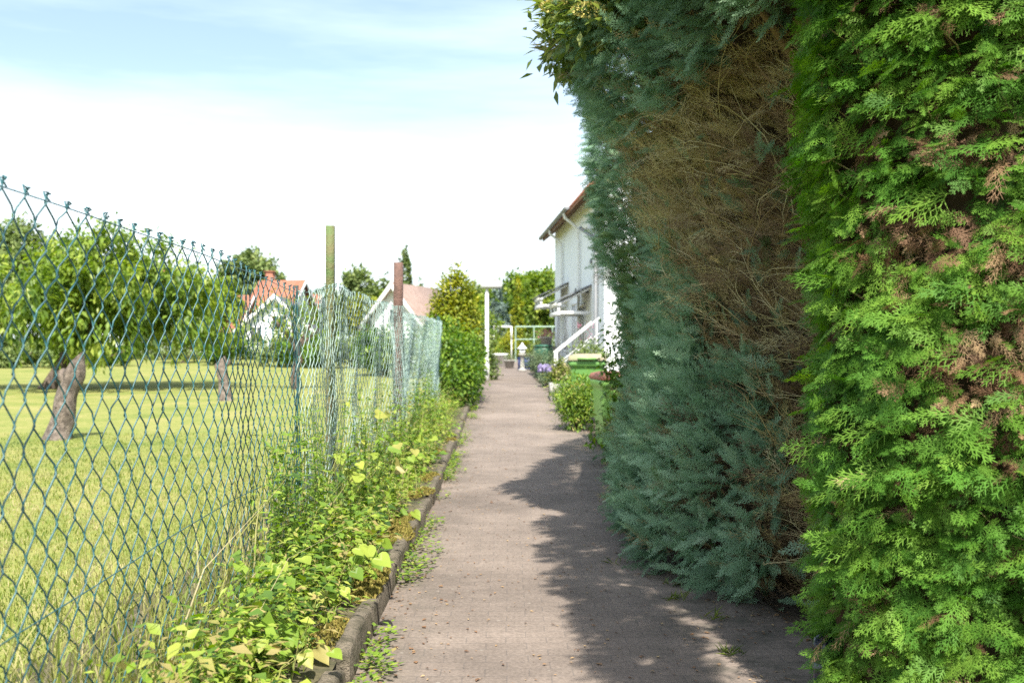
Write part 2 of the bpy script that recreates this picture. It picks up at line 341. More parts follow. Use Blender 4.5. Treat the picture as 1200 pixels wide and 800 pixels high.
RX = lambda y: np.interp(y, [0, 4.5, 12, 24, 30, 60], [1.6, 1.55, 1.25, 1.0, .78, .72])
py_ = np.concatenate([np.linspace(-6, 23.8, 80), [24.0, 24.4], np.linspace(25, 70, 40)])
def path_x(u, y): return KX(y) + u*(RX(y)-KX(y))
def strip(name, x0f, x1f, z0f, z1f, ys, mat, n=6, bumpy=0.0):
    u = np.linspace(0, 1, n); mb = MB(); V = []
    for y in ys:
        x = x0f(y) + u*(x1f(y)-x0f(y)); z = z0f(y) + u*(z1f(y)-z0f(y))
        if bumpy: z = z + bumpy*vnoise(np.stack([x, 0*x+y, 0*x],1), 4, 3)
        V.append(np.stack([x, 0*x+y, z],1))
    i = np.arange(len(ys)-1)[:,None]*n; j = np.arange(n-1)[None,:]
    mb.add(np.vstack(V), np.stack([i+j, i+j+1, i+n+j+1, i+n+j],-1).reshape(-1,4))
    o = mb.build(name, mat, smooth=True); o['kind'] = 'structure'; return o
strip('path', KX, RX, lambda y: g(y)+.004, lambda y: g(y)+.004, py_, M['path'], 8)
strip('verge', lambda y: -2.0, lambda y: KX(y)-.05, lambda y: lawn_z(y)+.01, lambda y: g(y)+.11, np.linspace(-4, 62, 220), M['verge'], 9, .012)
strip('garden_bed', lambda y: RX(y)-.03, lambda y: 9.0, lambda y: g(y)-.004, lambda y: g(y)+.18, np.linspace(-5, 66, 160), M['soil'], 14, .014)

# kerb of edging stones along the left side of the path
mb = MB(); y = 1.5
while y < 34:
    ln = .98; yc = y+ln/2; x = float(KX(yc))-.035 + rng.normal()*.008; h = .13+rng.normal()*.016
    n = 7; vv = []
    for k in range(n+1):
        yy = y+.008+(ln-.016)*k/n; e = .012 if k in (0, n) else 0
        zt = float(g(yy))+h-e*2+rng.normal()*.007
        vv += [[x-.04, yy, float(g(yy))-.1], [x-.04, yy, zt-.012], [x-.028+rng.normal()*.003, yy, zt], [x+.026+rng.normal()*.004, yy, zt], [x+.04+rng.normal()*.003, yy, zt-.016], [x+.04, yy, float(g(yy))-.1]]
    f = []
    for k in range(n):
        for q in range(5): f.append([k*6+q, k*6+q+1, (k+1)*6+q+1, (k+1)*6+q])
    mb.add(vv, f)
    for b in (0, n*6):
        mb.add(np.array(vv)[b:b+6], [[0,1,4,5],[1,2,3,4]])
    y += ln
o = mb.build('kerb', M['kerb']); o['kind'] = 'structure'

# ------------------------------------------------------------------ leaf templates
KITE = np.array([[0,0,0],[.42,.27,.05],[1,0,-.08],[.42,-.27,.05]]); KITE_F = np.array([[0,2,1],[0,3,2]])
LANCE = np.array([[0,0,0],[.4,.15,.03],[1,0,-.12],[.4,-.15,.03]])
def heart():
    h = [(0,0),(-.10,.18),(-.06,.36),(.10,.46),(.32,.44),(.58,.30),(.82,.12),(1.0,0)]
    V = [(0,0,0),(.35,0,-.04),(.7,0,-.05)]
    L_ = [(a, b, .06*b/.46 - .10*max(0,a-.5)) for a, b in h]
    V = V + L_ + [(a,-b,c) for a,b,c in L_[1:-1]]
    V = np.array(V); F = []
    up = list(range(3, 11)); dn = [3]+list(range(11, 17))+[10]
    for s_, seq in ((1,up),(-1,dn)):
        for k in range(7):
            c = 0 if k < 2 else (1 if k < 5 else 2)
            t = [c, seq[k], seq[k+1]]
            F.append(t if s_ > 0 else t[::-1])
        F.append([0,1,seq[2]] if s_ < 0 else [0,seq[2],1]); F.append([1,2,seq[5]] if s_ < 0 else [1,seq[5],2])
    return V, np.array(F)
HEART, HEART_F = heart()
def spray(pairs=8, sub=3, w=.018, ang=50, l0=.42, droop=.12, seed=5, jit=1.0):
    """flat feathery frond, one unit long"""
    V, F = [], []
    def q(p, d, ln, wd):
        d = d/np.linalg.norm(d); s_ = np.array([-d[1], d[0], 0])
        b = len(V); e = p+d*ln
        zz = lambda v: np.array([v[0], v[1], -droop*(v[0]**2+1.2*v[1]**2) + v[2]])
        for v in (p+s_*wd*.7, p-s_*wd*.7, e-s_*wd*.3, e+s_*wd*.3): V.append(zz(v))
        F.append([b, b+1, b+2, b+3])
        return e
    rs = np.random.default_rng(seed)
    q(np.zeros(3), np.array([1.,0,0]), .5, w*.9); q(np.array([.5,0,0]), np.array([1.,0,0]), .5, w*.8)
    for k in range(pairs):
        t = .06+.9*k/pairs
        for s_ in (1,-1):
            a = R(ang*(1-.35*t)+rs.normal()*6*jit)*s_; d = np.array([math.cos(a), math.sin(a), 0])
            ln = (l0*(1-t)**.75*(.6+.4*min(1,t*5)) + .07)*(1+rs.normal()*.16*jit)
            p = np.array([t+.02*(s_>0), 0, rs.normal()*.006]); q(p, d, ln, w)
            ns = max(1, int(round(sub*ln/l0*1.4)))
            for m_ in range(ns):
                u = (m_+.6)/(ns+.4)
                for s2 in (1,-1):
                    a2 = a+R(42)*s2; q(p+d*ln*u+np.array([0,0,rs.normal()*.008]), np.array([math.cos(a2), math.sin(a2), 0]), ln*.34*(1.1-u)+.03, w*.9)
    return np.array(V), np.array(F)
SPR_TV = [spray(6, 2, .021, 44, .50, .15, 5), spray(7, 2, .018, 40, .42, .35, 6, 1.6), spray(5, 3, .022, 52, .46, .05, 7, 1.5)]
SPR_T = SPR_TV[0]
SPR_C = spray(8, 2, .016, 38, .34, .05)
SPR_D = spray(6, 1, .006, 34, .38, .25)
print('spray faces', len(SPR_T[1]), len(SPR_C[1]), len(SPR_D[1]))

def in_poly(px, py, poly):
    c = np.zeros(len(px), bool); n = len(poly)
    for k in range(n):
        x1,y1 = poly[k]; x2,y2 = poly[(k+1) % n]
        with np.errstate(divide='ignore', invalid='ignore'):
            c ^= ((y1 > py) != (y2 > py)) & (px < (x2-x1)*(py-y1)/(y2-y1)+x1)
    return c
def proj(P): return 597+1200*P[:,0]/P[:,1], 400-1200*(P[:,2]-EYE)/P[:,1]

# ------------------------------------------------------------------ right side: near thuja hedge
def over(y, z): return np.clip((z-3.15)/.4,0,1)*np.clip((y-2.7)/.8,0,1)  # hedge top leans out unseen above the frame, shaped to shade the path
def thuja_surface(n):
    # plan line of the clipped face: rounds the corner next to the path, then runs off to the right
    pts = np.array([.09,0])+np.array([[2.3,5.2],[1.6,4.85],[1.27,4.5],[1.12,4.15],[1.09,3.85],[1.17,3.6],[1.32,3.4],[1.55,3.2],[1.85,2.98],[2.2,2.75],[2.7,2.4]])
    seg = np.linalg.norm(np.diff(pts,axis=0),axis=1); s_ = np.concatenate([[0],np.cumsum(seg)])
    u = rng.uniform(0, s_[-1], n); x = np.interp(u,s_,pts[:,0]); y = np.interp(u,s_,pts[:,1])
    e = .12; dx = np.interp(u+e,s_,pts[:,0])-np.interp(u-e,s_,pts[:,0]); dy = np.interp(u+e,s_,pts[:,1])-np.interp(u-e,s_,pts[:,1])
    nn = np.stack([dy,-dx,0*dx],1); nn /= np.linalg.norm(nn,axis=1)[:,None]
    z = rng.uniform(.0, 4.4, n)
    P = np.stack([x,y,z],1)
    b = .07*vnoise(P,2.2,11)+.05*vnoise(P,5.5,12) + .05*np.clip((z-1.6)/1.8,0,1) - .03*np.clip((.9-z)/.9,0,1) - .05
    b = b+.12*over(y, z)
    return P + nn*b[:,None], nn
tj = thing('thuja_hedge', (1.6,3.4,0), 'bright green clipped thuja hedge with brown dead patches, nearest on the right', 'hedge')
n = 24000
P, nn = thuja_surface(n)
dz = vnoise(P, 2.6, 21) + .6*vnoise(P, 7, 22)
depth = rng.beta(1.2, 2.4, n)*.20
P = P - nn*depth[:,None]
ax = nn*.75 + unit(n)*.55 + np.array([0,0,-.18]) ; 
tang = np.cross(nn, np.array([0,0,1.0])); ax += tang*rng.choice([-1,1],n)[:,None]*.55
nrm = nn*.9 + np.array([0,0,.55]) + unit(n)*.5
px, pyy = proj(P)
patch = np.zeros(n)
for cx,cy,rx,ry in ((1160,425,75,65),(1085,255,75,35),(1140,170,70,28),(1190,290,40,45),(1010,165,25,18),(1180,520,30,40),(1060,300,60,25)):
    patch = np.maximum(patch, 1-((px-cx)/rx)**2-((pyy-cy)/ry)**2)
dead = (rng.uniform(size=n) < np.clip(patch*1.3,0,.8)) | (rng.uniform(size=n) < .05)
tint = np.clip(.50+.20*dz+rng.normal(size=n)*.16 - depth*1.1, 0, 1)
sc = rng.uniform(.05,.15,n); tint = np.clip(tint+.45*np.clip(patch+.45,0,.8)*(rng.uniform(size=n)<.7),0,1)
mb = MB(); which = rng.integers(0, 3, n)
for v, T in enumerate(SPR_TV):
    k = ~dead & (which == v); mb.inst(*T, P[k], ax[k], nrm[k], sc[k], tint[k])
Pl, nl = thuja_surface(620); kk = Pl[:,2] < 3.3; Pl, nl = Pl[kk], nl[kk]; m = len(Pl)     # longer shoots standing proud of the clipped face
tl = np.cross(nl, np.array([0,0,1.0]))*np.where(rng.uniform(size=m) < .7, 1, -1)[:,None]
tl *= -np.sign(tl[:,:1]+1e-6)*np.where(rng.uniform(size=m) < .75, 1, -1)[:,None]
mb.inst(*SPR_TV[1], Pl-nl*.03, nl*.7+tl*.8+unit(m)*.35+np.array([0,0,.1]), nl*.6+np.array([0,-.3,.6])+unit(m)*.3, rng.uniform(.13,.24,m), np.clip(rng.normal(.72,.18,m),0,1))
mb.build('foliage', M['thuja'], tj, loc=tj.location)
mb = MB(); dt = np.clip(rng.normal(.45,.25,n),0,1)
k = dead & (which < 2); mb.inst(*SPR_TV[1], P[k], ax[k], nrm[k]+unit(k.sum())*.8, sc[k]*.8, dt[k])
k = dead & (which > 0); mb.inst(*SPR_D, P[k], ax[k]+unit(k.sum())*.6, nrm[k], sc[k]*1.3, dt[k])
Pd, nd = thuja_surface(700)
o = mb.build('dead_foliage', M['thuja_dead'], tj, loc=tj.location); o['label'] = 'brown withered sprays'
# inner twigs; the opaque core further down has interior shade in its dark colour
mb = MB()
for a, b in zip(Pd[:420], nd[:420]):
    q0 = a-b*.32+np.array([0,0,-.25]); m_ = a-b*.12+rng.normal(size=3)*.04-np.array([0,0,.06])
    mb.tube([q0, m_, a-b*.01], [.006,.004,.002], 4, rng.uniform(.2,1), False)
for k_ in range(5): mb.tube([[1.7+.28*k_,4.3-.22*k_,0],[1.7+.28*k_,4.3-.22*k_,3.4]], [.05,.02], 7, .2)
mb.build('branch', M['twig_dead'], tj, loc=tj.location)
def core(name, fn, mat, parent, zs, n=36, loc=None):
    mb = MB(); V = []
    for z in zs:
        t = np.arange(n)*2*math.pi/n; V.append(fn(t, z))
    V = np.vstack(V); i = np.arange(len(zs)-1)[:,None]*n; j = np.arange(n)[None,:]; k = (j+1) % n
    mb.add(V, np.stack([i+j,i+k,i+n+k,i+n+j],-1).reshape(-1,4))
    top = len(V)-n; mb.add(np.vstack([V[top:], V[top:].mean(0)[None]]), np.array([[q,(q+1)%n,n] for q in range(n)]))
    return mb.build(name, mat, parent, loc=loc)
def tcore(t, z):
    poly = np.array([[2.6,5.0],[1.75,4.7],[1.45,4.4],[1.32,4.15],[1.31,3.95],[1.38,3.8],[1.5,3.62],[1.7,3.45],[2.0,3.22],[2.4,2.95],[2.9,2.6],[3.2,3.2],[3.1,4.2]])
    q = t/(2*math.pi)*len(poly); a = np.floor(q).astype(int) % len(poly); f = (q-np.floor(q))[:,None]
    p = poly[a]*(1-f)+poly[(a+1) % len(poly)]*f
    P = np.stack([p[:,0]-.10*over(p[:,1],z),p[:,1],0*t+z],1); return P+rng.normal(size=P.shape)*.03
# boughs added unseen above the frame to cast shadow on the near paving
ob = np.array([(.86,2.3,3.15,.26,.45,.26),(.86,2.95,3.25,.27,.45,.28),(.86,3.7,3.4,.36,.5,.26),(.82,4.5,3.6,.34,.5,.26),(.80,5.3,3.8,.28,.5,.26)])
n = 3600; i_ = rng.integers(0, len(ob), n); u_ = unit(n); q_ = rng.uniform(.25,1.05,n)[:,None]
Po = ob[i_,:3]+u_*q_*ob[i_,3:]
mb = MB(); mb.inst(*SPR_TV[0], Po, u_+unit(n)*.6+np.array([-.2,0,-.2]), np.array([0,0,.9])+unit(n)*.5, rng.uniform(.10,.19,n), np.clip(rng.normal(.5,.2,n),0,1))
o = mb.build('shade_bough_foliage', M['thuja'], tj, loc=tj.location); o['label'] = 'unseen top sprays added to shade the path'
mb = MB()
for b in ob: mb.tube([[1.75,b[1]+.5,2.9],[1.4,b[1]+.25,3.25],[b[0],b[1],b[2]],[b[0]-.2,b[1]-.1,b[2]-.05]],[.03,.022,.013,.004],6,.3)
mb.build('branch', M['twig_dead'], tj, loc=tj.location)  # limbs carrying the added shading boughs
core('shade_core', tcore, M['core'], tj, np.linspace(-.02,4.2,18), 48, tj.location)

# ------------------------------------------------------------------ right side: blue cypresses
def ell(c, rx, ry, prof, seed, amp=.10):
    def f(t, z, extra=0.0):
        s_ = prof(t, z); x = c[0]-(rx*s_+extra)*np.cos(t); y = c[1]+(ry*s_+extra)*np.sin(t)
        P = np.stack([x, y, z+0*t], 1); b = amp*vnoise(P,1.7,seed)+amp*.6*vnoise(P,4.2,seed+1)
        nn = np.stack([-np.cos(t)/rx*ry, np.sin(t), 0*t],1); nn /= np.linalg.norm(nn,axis=1)[:,None]
        return P+nn*b[:,None], nn
    return f
def profM(t, z):
    s_ = np.interp(z, [0,.10,.35,.8,1.2,1.7,2.3,2.9,3.3,3.9,4.5,5.2], [1.02,1.11,1.13,1.10,1.02,.92,.89,.94,1.03,1.08,1.05,.8])
    return s_+.36*np.clip((z-2.7)/.9,0,1)*np.clip(np.cos(t-.15),0,1)**2
def profF(t, z):
    return np.interp(z, [0,.3,1.5,1.9,2.4,3.1,3.6,4.4,4.9,5.4], [.9,1.0,1.0,1.08,1.34,1.40,1.40,1.2,1.0,1.0])
surfM = ell((2.36,7.45), 1.32, 2.35, profM, 31, .13)
surfF = ell((2.12,10.75), .82, .85, profF, 41, .09)
BROWN = [(728,140),(800,90),(860,50),(1000,30),(1010,470),(925,450),(880,410),(810,430),(795,330),(755,240)]
BROWN2 = [(905,430),(1010,430),(1010,770),(875,760),(885,690),(905,590),(880,500)]
def cypress(root, surf, n, zmax, tr, seed, brown, nd):
    t = rng.uniform(*tr, n); z = rng.uniform(0.02, zmax, n)**1.0
    P, nn = surf(t, z)
    px, pyy = proj(P); jx = px+vnoise(P,3,seed+5)*22; jy = pyy+vnoise(P,3,seed+6)*22
    inb = np.zeros(n, bool)
    if brown: inb = in_poly(jx,jy,BROWN)|in_poly(jx,jy,BROWN2)
    keep = ~inb | (rng.uniform(size=n) < .05)
    gaps = vnoise(P,3.2,seed+9) < -1.05; keep &= ~gaps
    P, nn = P[keep], nn[keep]; m = len(P)
    depth = rng.beta(1.1,2.5,m)*.22; P = P-nn*depth[:,None]
    low = np.clip((1.2-P[:,2])/1.2,0,1)[:,None]; hi = np.clip((P[:,2]-2.6)/1,0,1)[:,None]
    ax = nn*.6 + unit(m)*.7 + np.array([-.1,-.25,.40])*(1-.8*low)*(1-1.1*hi) + np.array([-.15,-.1,-.05])*low + np.array([-.35,0,-.28])*hi
    nrm = np.array([0,0,.35]) + nn*1.2 + unit(m)*.5
    dz = vnoise(P,2.4,seed+2)
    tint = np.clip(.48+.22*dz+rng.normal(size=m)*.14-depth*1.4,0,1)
    sc = rng.uniform(.12,.23,m)
    grn = (vnoise(P,1.6,seed+7)+rng.normal(size=m)*.3 > .75)
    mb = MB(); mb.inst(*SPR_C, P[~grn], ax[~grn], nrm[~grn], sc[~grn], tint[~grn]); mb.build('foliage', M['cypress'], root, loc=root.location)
    if grn.any():
        mb = MB(); mb.inst(*SPR_C, P[grn], ax[grn], nrm[grn], sc[grn], tint[grn]); o = mb.build('foliage', M['cypress_green'], root, loc=root.location); o['label'] = 'greener sprays'
    # dead feathery twigs in the bare hollow
    t = rng.uniform(*tr, nd); z = rng.uniform(.05, min(zmax,4.2), nd); P, nn = surf(t, z)
    px, pyy = proj(P)
    w = in_poly(px,pyy,BROWN)|in_poly(px,pyy,BROWN2) if brown else np.ones(nd,bool)
    w |= rng.uniform(size=nd) < .2
    P, nn = P[w], nn[w]; m = len(P); P = P-nn*rng.uniform(.02,.40,m)[:,None]
    ax = nn*.5+unit(m)*.5+np.array([-.45,.25,.35]); nrm = nn+unit(m)*.5
    mb = MB(); hf = rng.uniform(size=m) < .42; hc = np.clip(.45+.3*vnoise(P,2,seed+8)+rng.normal(size=m)*.2,0,1); mb.inst(*SPR_C, P[hf]-nn[hf]*.08, (ax+unit(m)*.4)[hf], nrm[hf], rng.uniform(.12,.24,m)[hf], hc[hf]); mb.inst(*SPR_D, P, ax, nrm, rng.uniform(.18,.38,m), np.clip(rng.normal(.45,.25,m)+.25*vnoise(P,2,seed+8),0,1))
    o = mb.build('dead_twigs', M['twig_dead'], root, loc=root.location); o['label'] = 'bare brown twigs'
    return
cyM = thing('blue_cypress', (2.3,7.6,0), 'large blue green cypress bush overhanging the path with a bare brown hollow', 'hedge')
cypress(cyM, surfM, 24000, 5.1, (-1.9, 1.6), 31, True, 7000)
mb = MB()
for k_ in range(170):                           # boughs from the stems out to the face
    t = np.array([rng.uniform(-1.5,.7)]); z = rng.uniform(.15,3.9); P, nn = surfM(t, np.array([z])); P = P[0]-nn[0]*rng.uniform(.02,.12); nn = nn[0]
    b = P-nn*rng.uniform(.5,.8)+np.array([rng.normal()*.1, rng.normal()*.3, rng.uniform(-.9,-.1)]); b[2] = max(b[2], .05)
    m_ = .5*(P+b)+np.array([0,rng.normal()*.08,-.10+rng.normal()*.05])
    s1 = np.linspace(0,1,7)[:,None]; C = (1-s1)**2*b+2*s1*(1-s1)*m_+s1**2*P + rng.normal(size=(7,3))*.012
    r0 = rng.uniform(.006,.016); mb.tube(C, np.linspace(r0,.0025,7), 5, rng.uniform(.1,.95), False)
for k_ in range(420):                           # thin bare twigs fanning up and out across the hollow
    t = np.array([rng.uniform(-1.5,.5)]); z = rng.uniform(.2,3.2); P, nn = surfM(t, np.array([z])); nn = nn[0]; P = P[0]-nn*rng.uniform(.0,.20)
    q0, q1 = proj(P[None]); 
    if not (in_poly(q0,q1,BROWN)|in_poly(q0,q1,BROWN2))[0]: continue
    tg = np.cross(nn,[0,0,1.0]); d = tg*rng.normal(.0,.8)+np.array([0,0,rng.uniform(.15,1)])+nn*.25; d /= np.linalg.norm(d); ln = rng.uniform(.25,.85)
    sg = np.linspace(0,1,7)[:,None]; C = P+d*ln*(sg-.5)+nn*.10*np.sin(sg*math.pi)+np.array([0,0,-.12])*sg**2*ln+rng.normal(size=(7,3))*.008
    tn = rng.uniform(.35,1); mb.tube(C, np.linspace(rng.uniform(.003,.006),.0013,7), 4, tn, False)
    for q in range(int(ln*16)):
        a_ = rng.uniform(.15,.95); b_ = C[0]+(C[-1]-C[0])*a_ + nn*.10*math.sin(a_*math.pi); e_ = d*.8+tg*rng.choice([-1,1])*.8+unit(1)[0]*.35; mb.tube([b_,b_+e_*.06,b_+e_*rng.uniform(.08,.17)-np.array([0,0,.015])],[.002,.0015,.0008],3,tn,False)
for k_ in range(4):
    x0,y0 = 2.2+.15*rng.normal(), 6.2+.9*k_
    mb.tube([[x0,y0,-.02],[x0+.05,y0,1.2],[x0-.05,y0+.1,3.0],[x0-.1,y0,4.6]], [.09,.075,.05,.02], 8, .25)
mb.build('branch', M['twig_dead'], cyM, loc=cyM.location)
core('shade_core', lambda t,z: surfM(t, np.full(len(t), z), -.42)[0], M['core'], cyM, np.linspace(-.02,4.7,16), 40, cyM.location)
cyF = thing('blue_cypress', (1.78,10.75,0), 'tall narrow dark cypress at the far end of the hedge, next to the bright laurel', 'hedge')
cypress(cyF, surfF, 9000, 4.0, (-2.2, 2.2), 41, False, 500)
mb = MB()
for k_ in range(3): mb.tube([[1.7+.2*k_,10.5+.25*k_,-.02],[1.7+.2*k_,10.5+.25*k_,2.5],[1.7+.2*k_,10.5+.2*k_,3.6]], [.08,.06,.02], 8, .25)
mb.build('branch', M['twig_dead'], cyF, loc=cyF.location)
core('shade_core', lambda t,z: surfF(t, np.full(len(t), z), -.32)[0], M['core'], cyF, np.linspace(-.02,3.6,14), 36, cyF.location)

# ------------------------------------------------------------------ generic leafy shapes
def blob_pts(n, blobs, shell=.55):
    """points in a set of ellipsoids (cx,cy,cz,rx,ry,rz), denser near their skins; returns points, outward directions"""
    B = np.array(blobs, float); w = (B[:,3]*B[:,4]*B[:,5])**(.6); i = rng.choice(len(B), n, p=w/w.sum())
    u = unit(n); r = 1-(1-shell)*rng.beta(1,1.6,n)
    return B[i,:3]+u*r[:,None]*B[i,3:], u, r
def clumpy(n, blobs, per=14, spread=.25, shell=.6):
    m = max(1, n//per); c, u, r = blob_pts(m, blobs, shell); k = rng.integers(0, m, n)
    return c[k]+rng.normal(size=(n,3))*spread, u[k], k
def leaves(mb, P, u, size, tint, T=LANCE, F=KITE_F, droop=.4, out=.5):
    n = len(P); ax = u*out+unit(n)*.7-np.array([0,0,droop]); nrm = np.array([0,0,1.0])+u*.5+unit(n)*.45
    mb.inst(T, F, P, ax, nrm, size, tint)
def crown(root, blobs, n, size, mat, spread=.25, per=14, T=KITE, droop=.35, name='crown', shell=.55, tv=.25):
    P, u, k = clumpy(n, blobs, per, spread, shell); o_ = np.array(root.location)
    P[:,2] = np.maximum(P[:,2], o_[2]+.02)
    ct = rng.normal(size=k.max()+1)*tv
    tint = np.clip(.48+ct[k]+rng.normal(size=n)*.15, 0, 1)
    mb = MB(); leaves(mb, P, u, rng.uniform(.7,1.3,n)*size, tint, T, KITE_F, droop)
    return mb.build(name, mat, root, loc=root.location)
def limbs(root, base, blobs, r0, n, mat, name='trunk', fork=.4, sides=8):
    mb = MB(); base = np.array(base, float); B = np.array(blobs, float); top = B[:,:3].mean(0)
    f = base+(top-base)*fork+np.array([rng.normal()*.05,rng.normal()*.05,0])
    mb.tube([base, base+(f-base)*.12, base+(f-base)*.55+rng.normal(size=3)*.04, f], [r0*1.35,r0*1.05,r0*.9,r0*.8], sides)
    for k in range(n):
        b = B[k % len(B)]; e = b[:3]+unit(1)[0]*b[3:]*.65; m_ = .5*(f+e)+np.array([0,0,.12*np.linalg.norm(e-f)])+rng.normal(size=3)*.08
        mb.tube([f-(f-base)*.05, .6*f+.4*m_, m_, e], [r0*.6,r0*.45,r0*.3,r0*.06], 6, cap=False)
    return mb.build(name, mat, root, smooth=True, loc=root.location)
def rand_blobs(c, r, n, rb, flat=1.0):
    u = unit(n)*rng.uniform(.45,1,n)[:,None]; out = []
    for q in u: out.append((c[0]+q[0]*r[0], c[1]+q[1]*r[1], c[2]+q[2]*r[2], rb*rng.uniform(.7,1.3), rb*rng.uniform(.7,1.3), rb*flat*rng.uniform(.7,1.2)))
    return out

# laurel behind the cypress
lr = thing('laurel_hedge', (1.75,12.6,0.04), 'bright green laurel hedge beyond the blue cypresses beside the lime bin', 'hedge')
bl = [(1.75,12.5,.7,.62,.5,.7),(1.75,12.5,1.4,.62,.5,.8),(2.3,12.5,1.0,.6,.5,1.0),(1.5,12.2,.4,.45,.4,.4)]
crown(lr, bl, 6500, .085, M['leaf'], .10, 10, KITE, .5, 'foliage')
mb = MB()
for k_ in range(4): mb.tube([[1.7+.15*k_,12.4+.1*k_,0],[1.65+.2*k_,12.5,1.5]], [.03,.012], 6, .3)
mb.build('stem', M['twig_dead'], lr, loc=lr.location)

# elder shooting through the top of the hedge
el = thing('elder_bush', (1.9,8.8,0), 'yellow green elder with cream flower heads growing out above the hedge', 'bush')
eb = [tuple(at(700,20,6.9))+(.24,.25,.20), tuple(at(664,44,7.6))+(.13,.25,.30), tuple(at(735,2,6.6))+(.25,.25,.16), tuple(at(670,4,7.3))+(.17,.25,.22)]
n = 2600; P, u, k = clumpy(n, eb, 10, .07, .4)
mb = MB(); leaves(mb, P, u+np.array([-.3,-.3,.15]), rng.uniform(.08,.13,n), np.clip(.5+rng.normal(size=n)*.25,0,1), KITE*np.array([1,.7,1]), KITE_F, .2, .8)
mb.build('foliage', M['elder'], el, loc=el.location)
mb = MB()
for b in eb: mb.tube([[1.9,8.8,0],[1.95,8.8,2.2],[1.5,.5*(8.8+b[1]),3.7],b[:3]], [.035,.03,.02,.006], 6, .4)
mb.build('stem', M['twig_dead'], el, loc=el.location)
for (qx,qy,dd) in ((690,12,6.5),(651,8,7.1)):
    c = at(qx,qy,dd); n = 260; u = unit(n); Pp = c+u*np.array([.10,.08,.03]); mb = MB()
    mb.inst(KITE,KITE_F,Pp,u+np.array([0,0,.6]),unit(n),np.full(n,.022),rng.uniform(0,1,n)); mb.build('flower', M['flower_y'], el, loc=el.location)

# dark enamelled post half hidden under the thuja
bp = thing('bollard', (1.265,4.12,.0), 'short glossy blue black post half hidden at the foot of the thuja', 'bollard')
mb = MB(); mb.lathe([(0,-.02),(.055,-.02),(.055,.04),(.042,.06),(.042,.25),(.05,.26),(.05,.28),(.036,.31),(.015,.325),(0,.327)], (0,0,0), 18); mb.build('post', M['gloss'], bp, smooth=True)
mb = MB(); mb.lathe([(.0425,.18),(.0445,.182),(.0445,.21),(.0425,.212)], (0,0,0), 18); mb.build('band', M['steel'], bp, smooth=True)

# ------------------------------------------------------------------ left side: chain link fence
FX = -1.30
fence = thing('chain_link_fence', (FX, 8, .15), 'sagging teal chain link fence between the lawn and the path', 'fence')
def top_z(y): return np.interp(y, [0,2.6,4.4,5.4,6.3,7.7,9.5,12.3,15,19], [1.93,1.91,1.875,1.845,1.80,1.92,1.865,1.90,1.86,1.86])
def bot_z(y): return np.interp(y, [0,6,19], [.16,.14,.22])
def warp(P, seed, a=1.0):
    P = P.copy(); P[:,0] += a*(.030*vnoise(P*[1,1,1],1.0,seed)+.010*vnoise(P,3.3,seed+1)); P[:,1] += a*(.012*vnoise(P,2.0,seed+2)+.006*vnoise(P,6,seed+4)); P[:,2] += a*(.014*vnoise(P,1.6,seed+3)+.006*vnoise(P,7,seed+5))
    return P
def mesh_panel(y0, y1, w, h, rad, mat, seed, label, amp=1.0):
    mb = MB(); m = int((y1-y0)/(w/2))
    for k in range(m):
        ya = y0+k*w/2; H0, H1 = bot_z(ya), top_z(ya); rows = int(round((1.78)/(h/2))); pts = []
        for j in range(rows+1):
            side = (j+k) % 2; z = H0+(H1-H0)*j/rows
            yy = ya+(w/2)*side; off = .004*(1 if side else -1)
            # a short straight twist at each knuckle
            pts.append([FX+off, yy-(.004 if side else -.004), z-.10*h]); pts.append([FX-off, yy-(.004 if side else -.004), z+.10*h])
        yy = pts[-1][1]; lz_ = pts[-1][2]; e1 = rng.uniform(-.9,.5); pts.append([FX+.010, yy+.006, lz_+.009*e1]); pts.append([FX-.004, yy+.016, lz_+.011*e1]); pts.append([FX-.010, yy+.020, lz_-.006]); pts.append([FX+.004, yy+.010, lz_-.018])
        Pn = warp(np.array(pts), seed, amp)+rng.normal(size=(len(pts),3))*[.001,.0016,.0022]
        mb.tube(Pn, rad*(1+.08*rng.normal()), 5, rng.uniform(0,1), False)
    o = mb.build('wire_mesh', mat, fence, smooth=True, loc=fence.location); o['label'] = label
mesh_panel(.4, 6.3, .128, .14, .0026, M['wire'], 51, 'dark teal mesh panel')
mesh_panel(6.2, 12.3, .12, .14, .0026, M['wire_pale'], 61, 'pale mesh panel coloured as sunlit wire', 1.6)
mesh_panel(12.25, 19.0, .11, .14, .003, M['wire_pale'], 71, 'pale mesh panel coloured as sunlit wire', 2.2)
for zf, r_ in ((lambda y: top_z(y)-.012, .0022), (lambda y: .5*(top_z(y)+bot_z(y))-.28-.03*np.sin(y), .0022), (lambda y: bot_z(y)+.05, .002)):
    ys = np.linspace(.4,19,90); Pw = np.stack([0*ys+FX+.008, ys, zf(ys)],1); Pw[:,2] += .008*vnoise(Pw,1.2,81)
    mb = MB(); mb.tube(Pw, r_, 5); mb.build('tension_wire', M['wire'], fence, smooth=True, loc=fence.location)
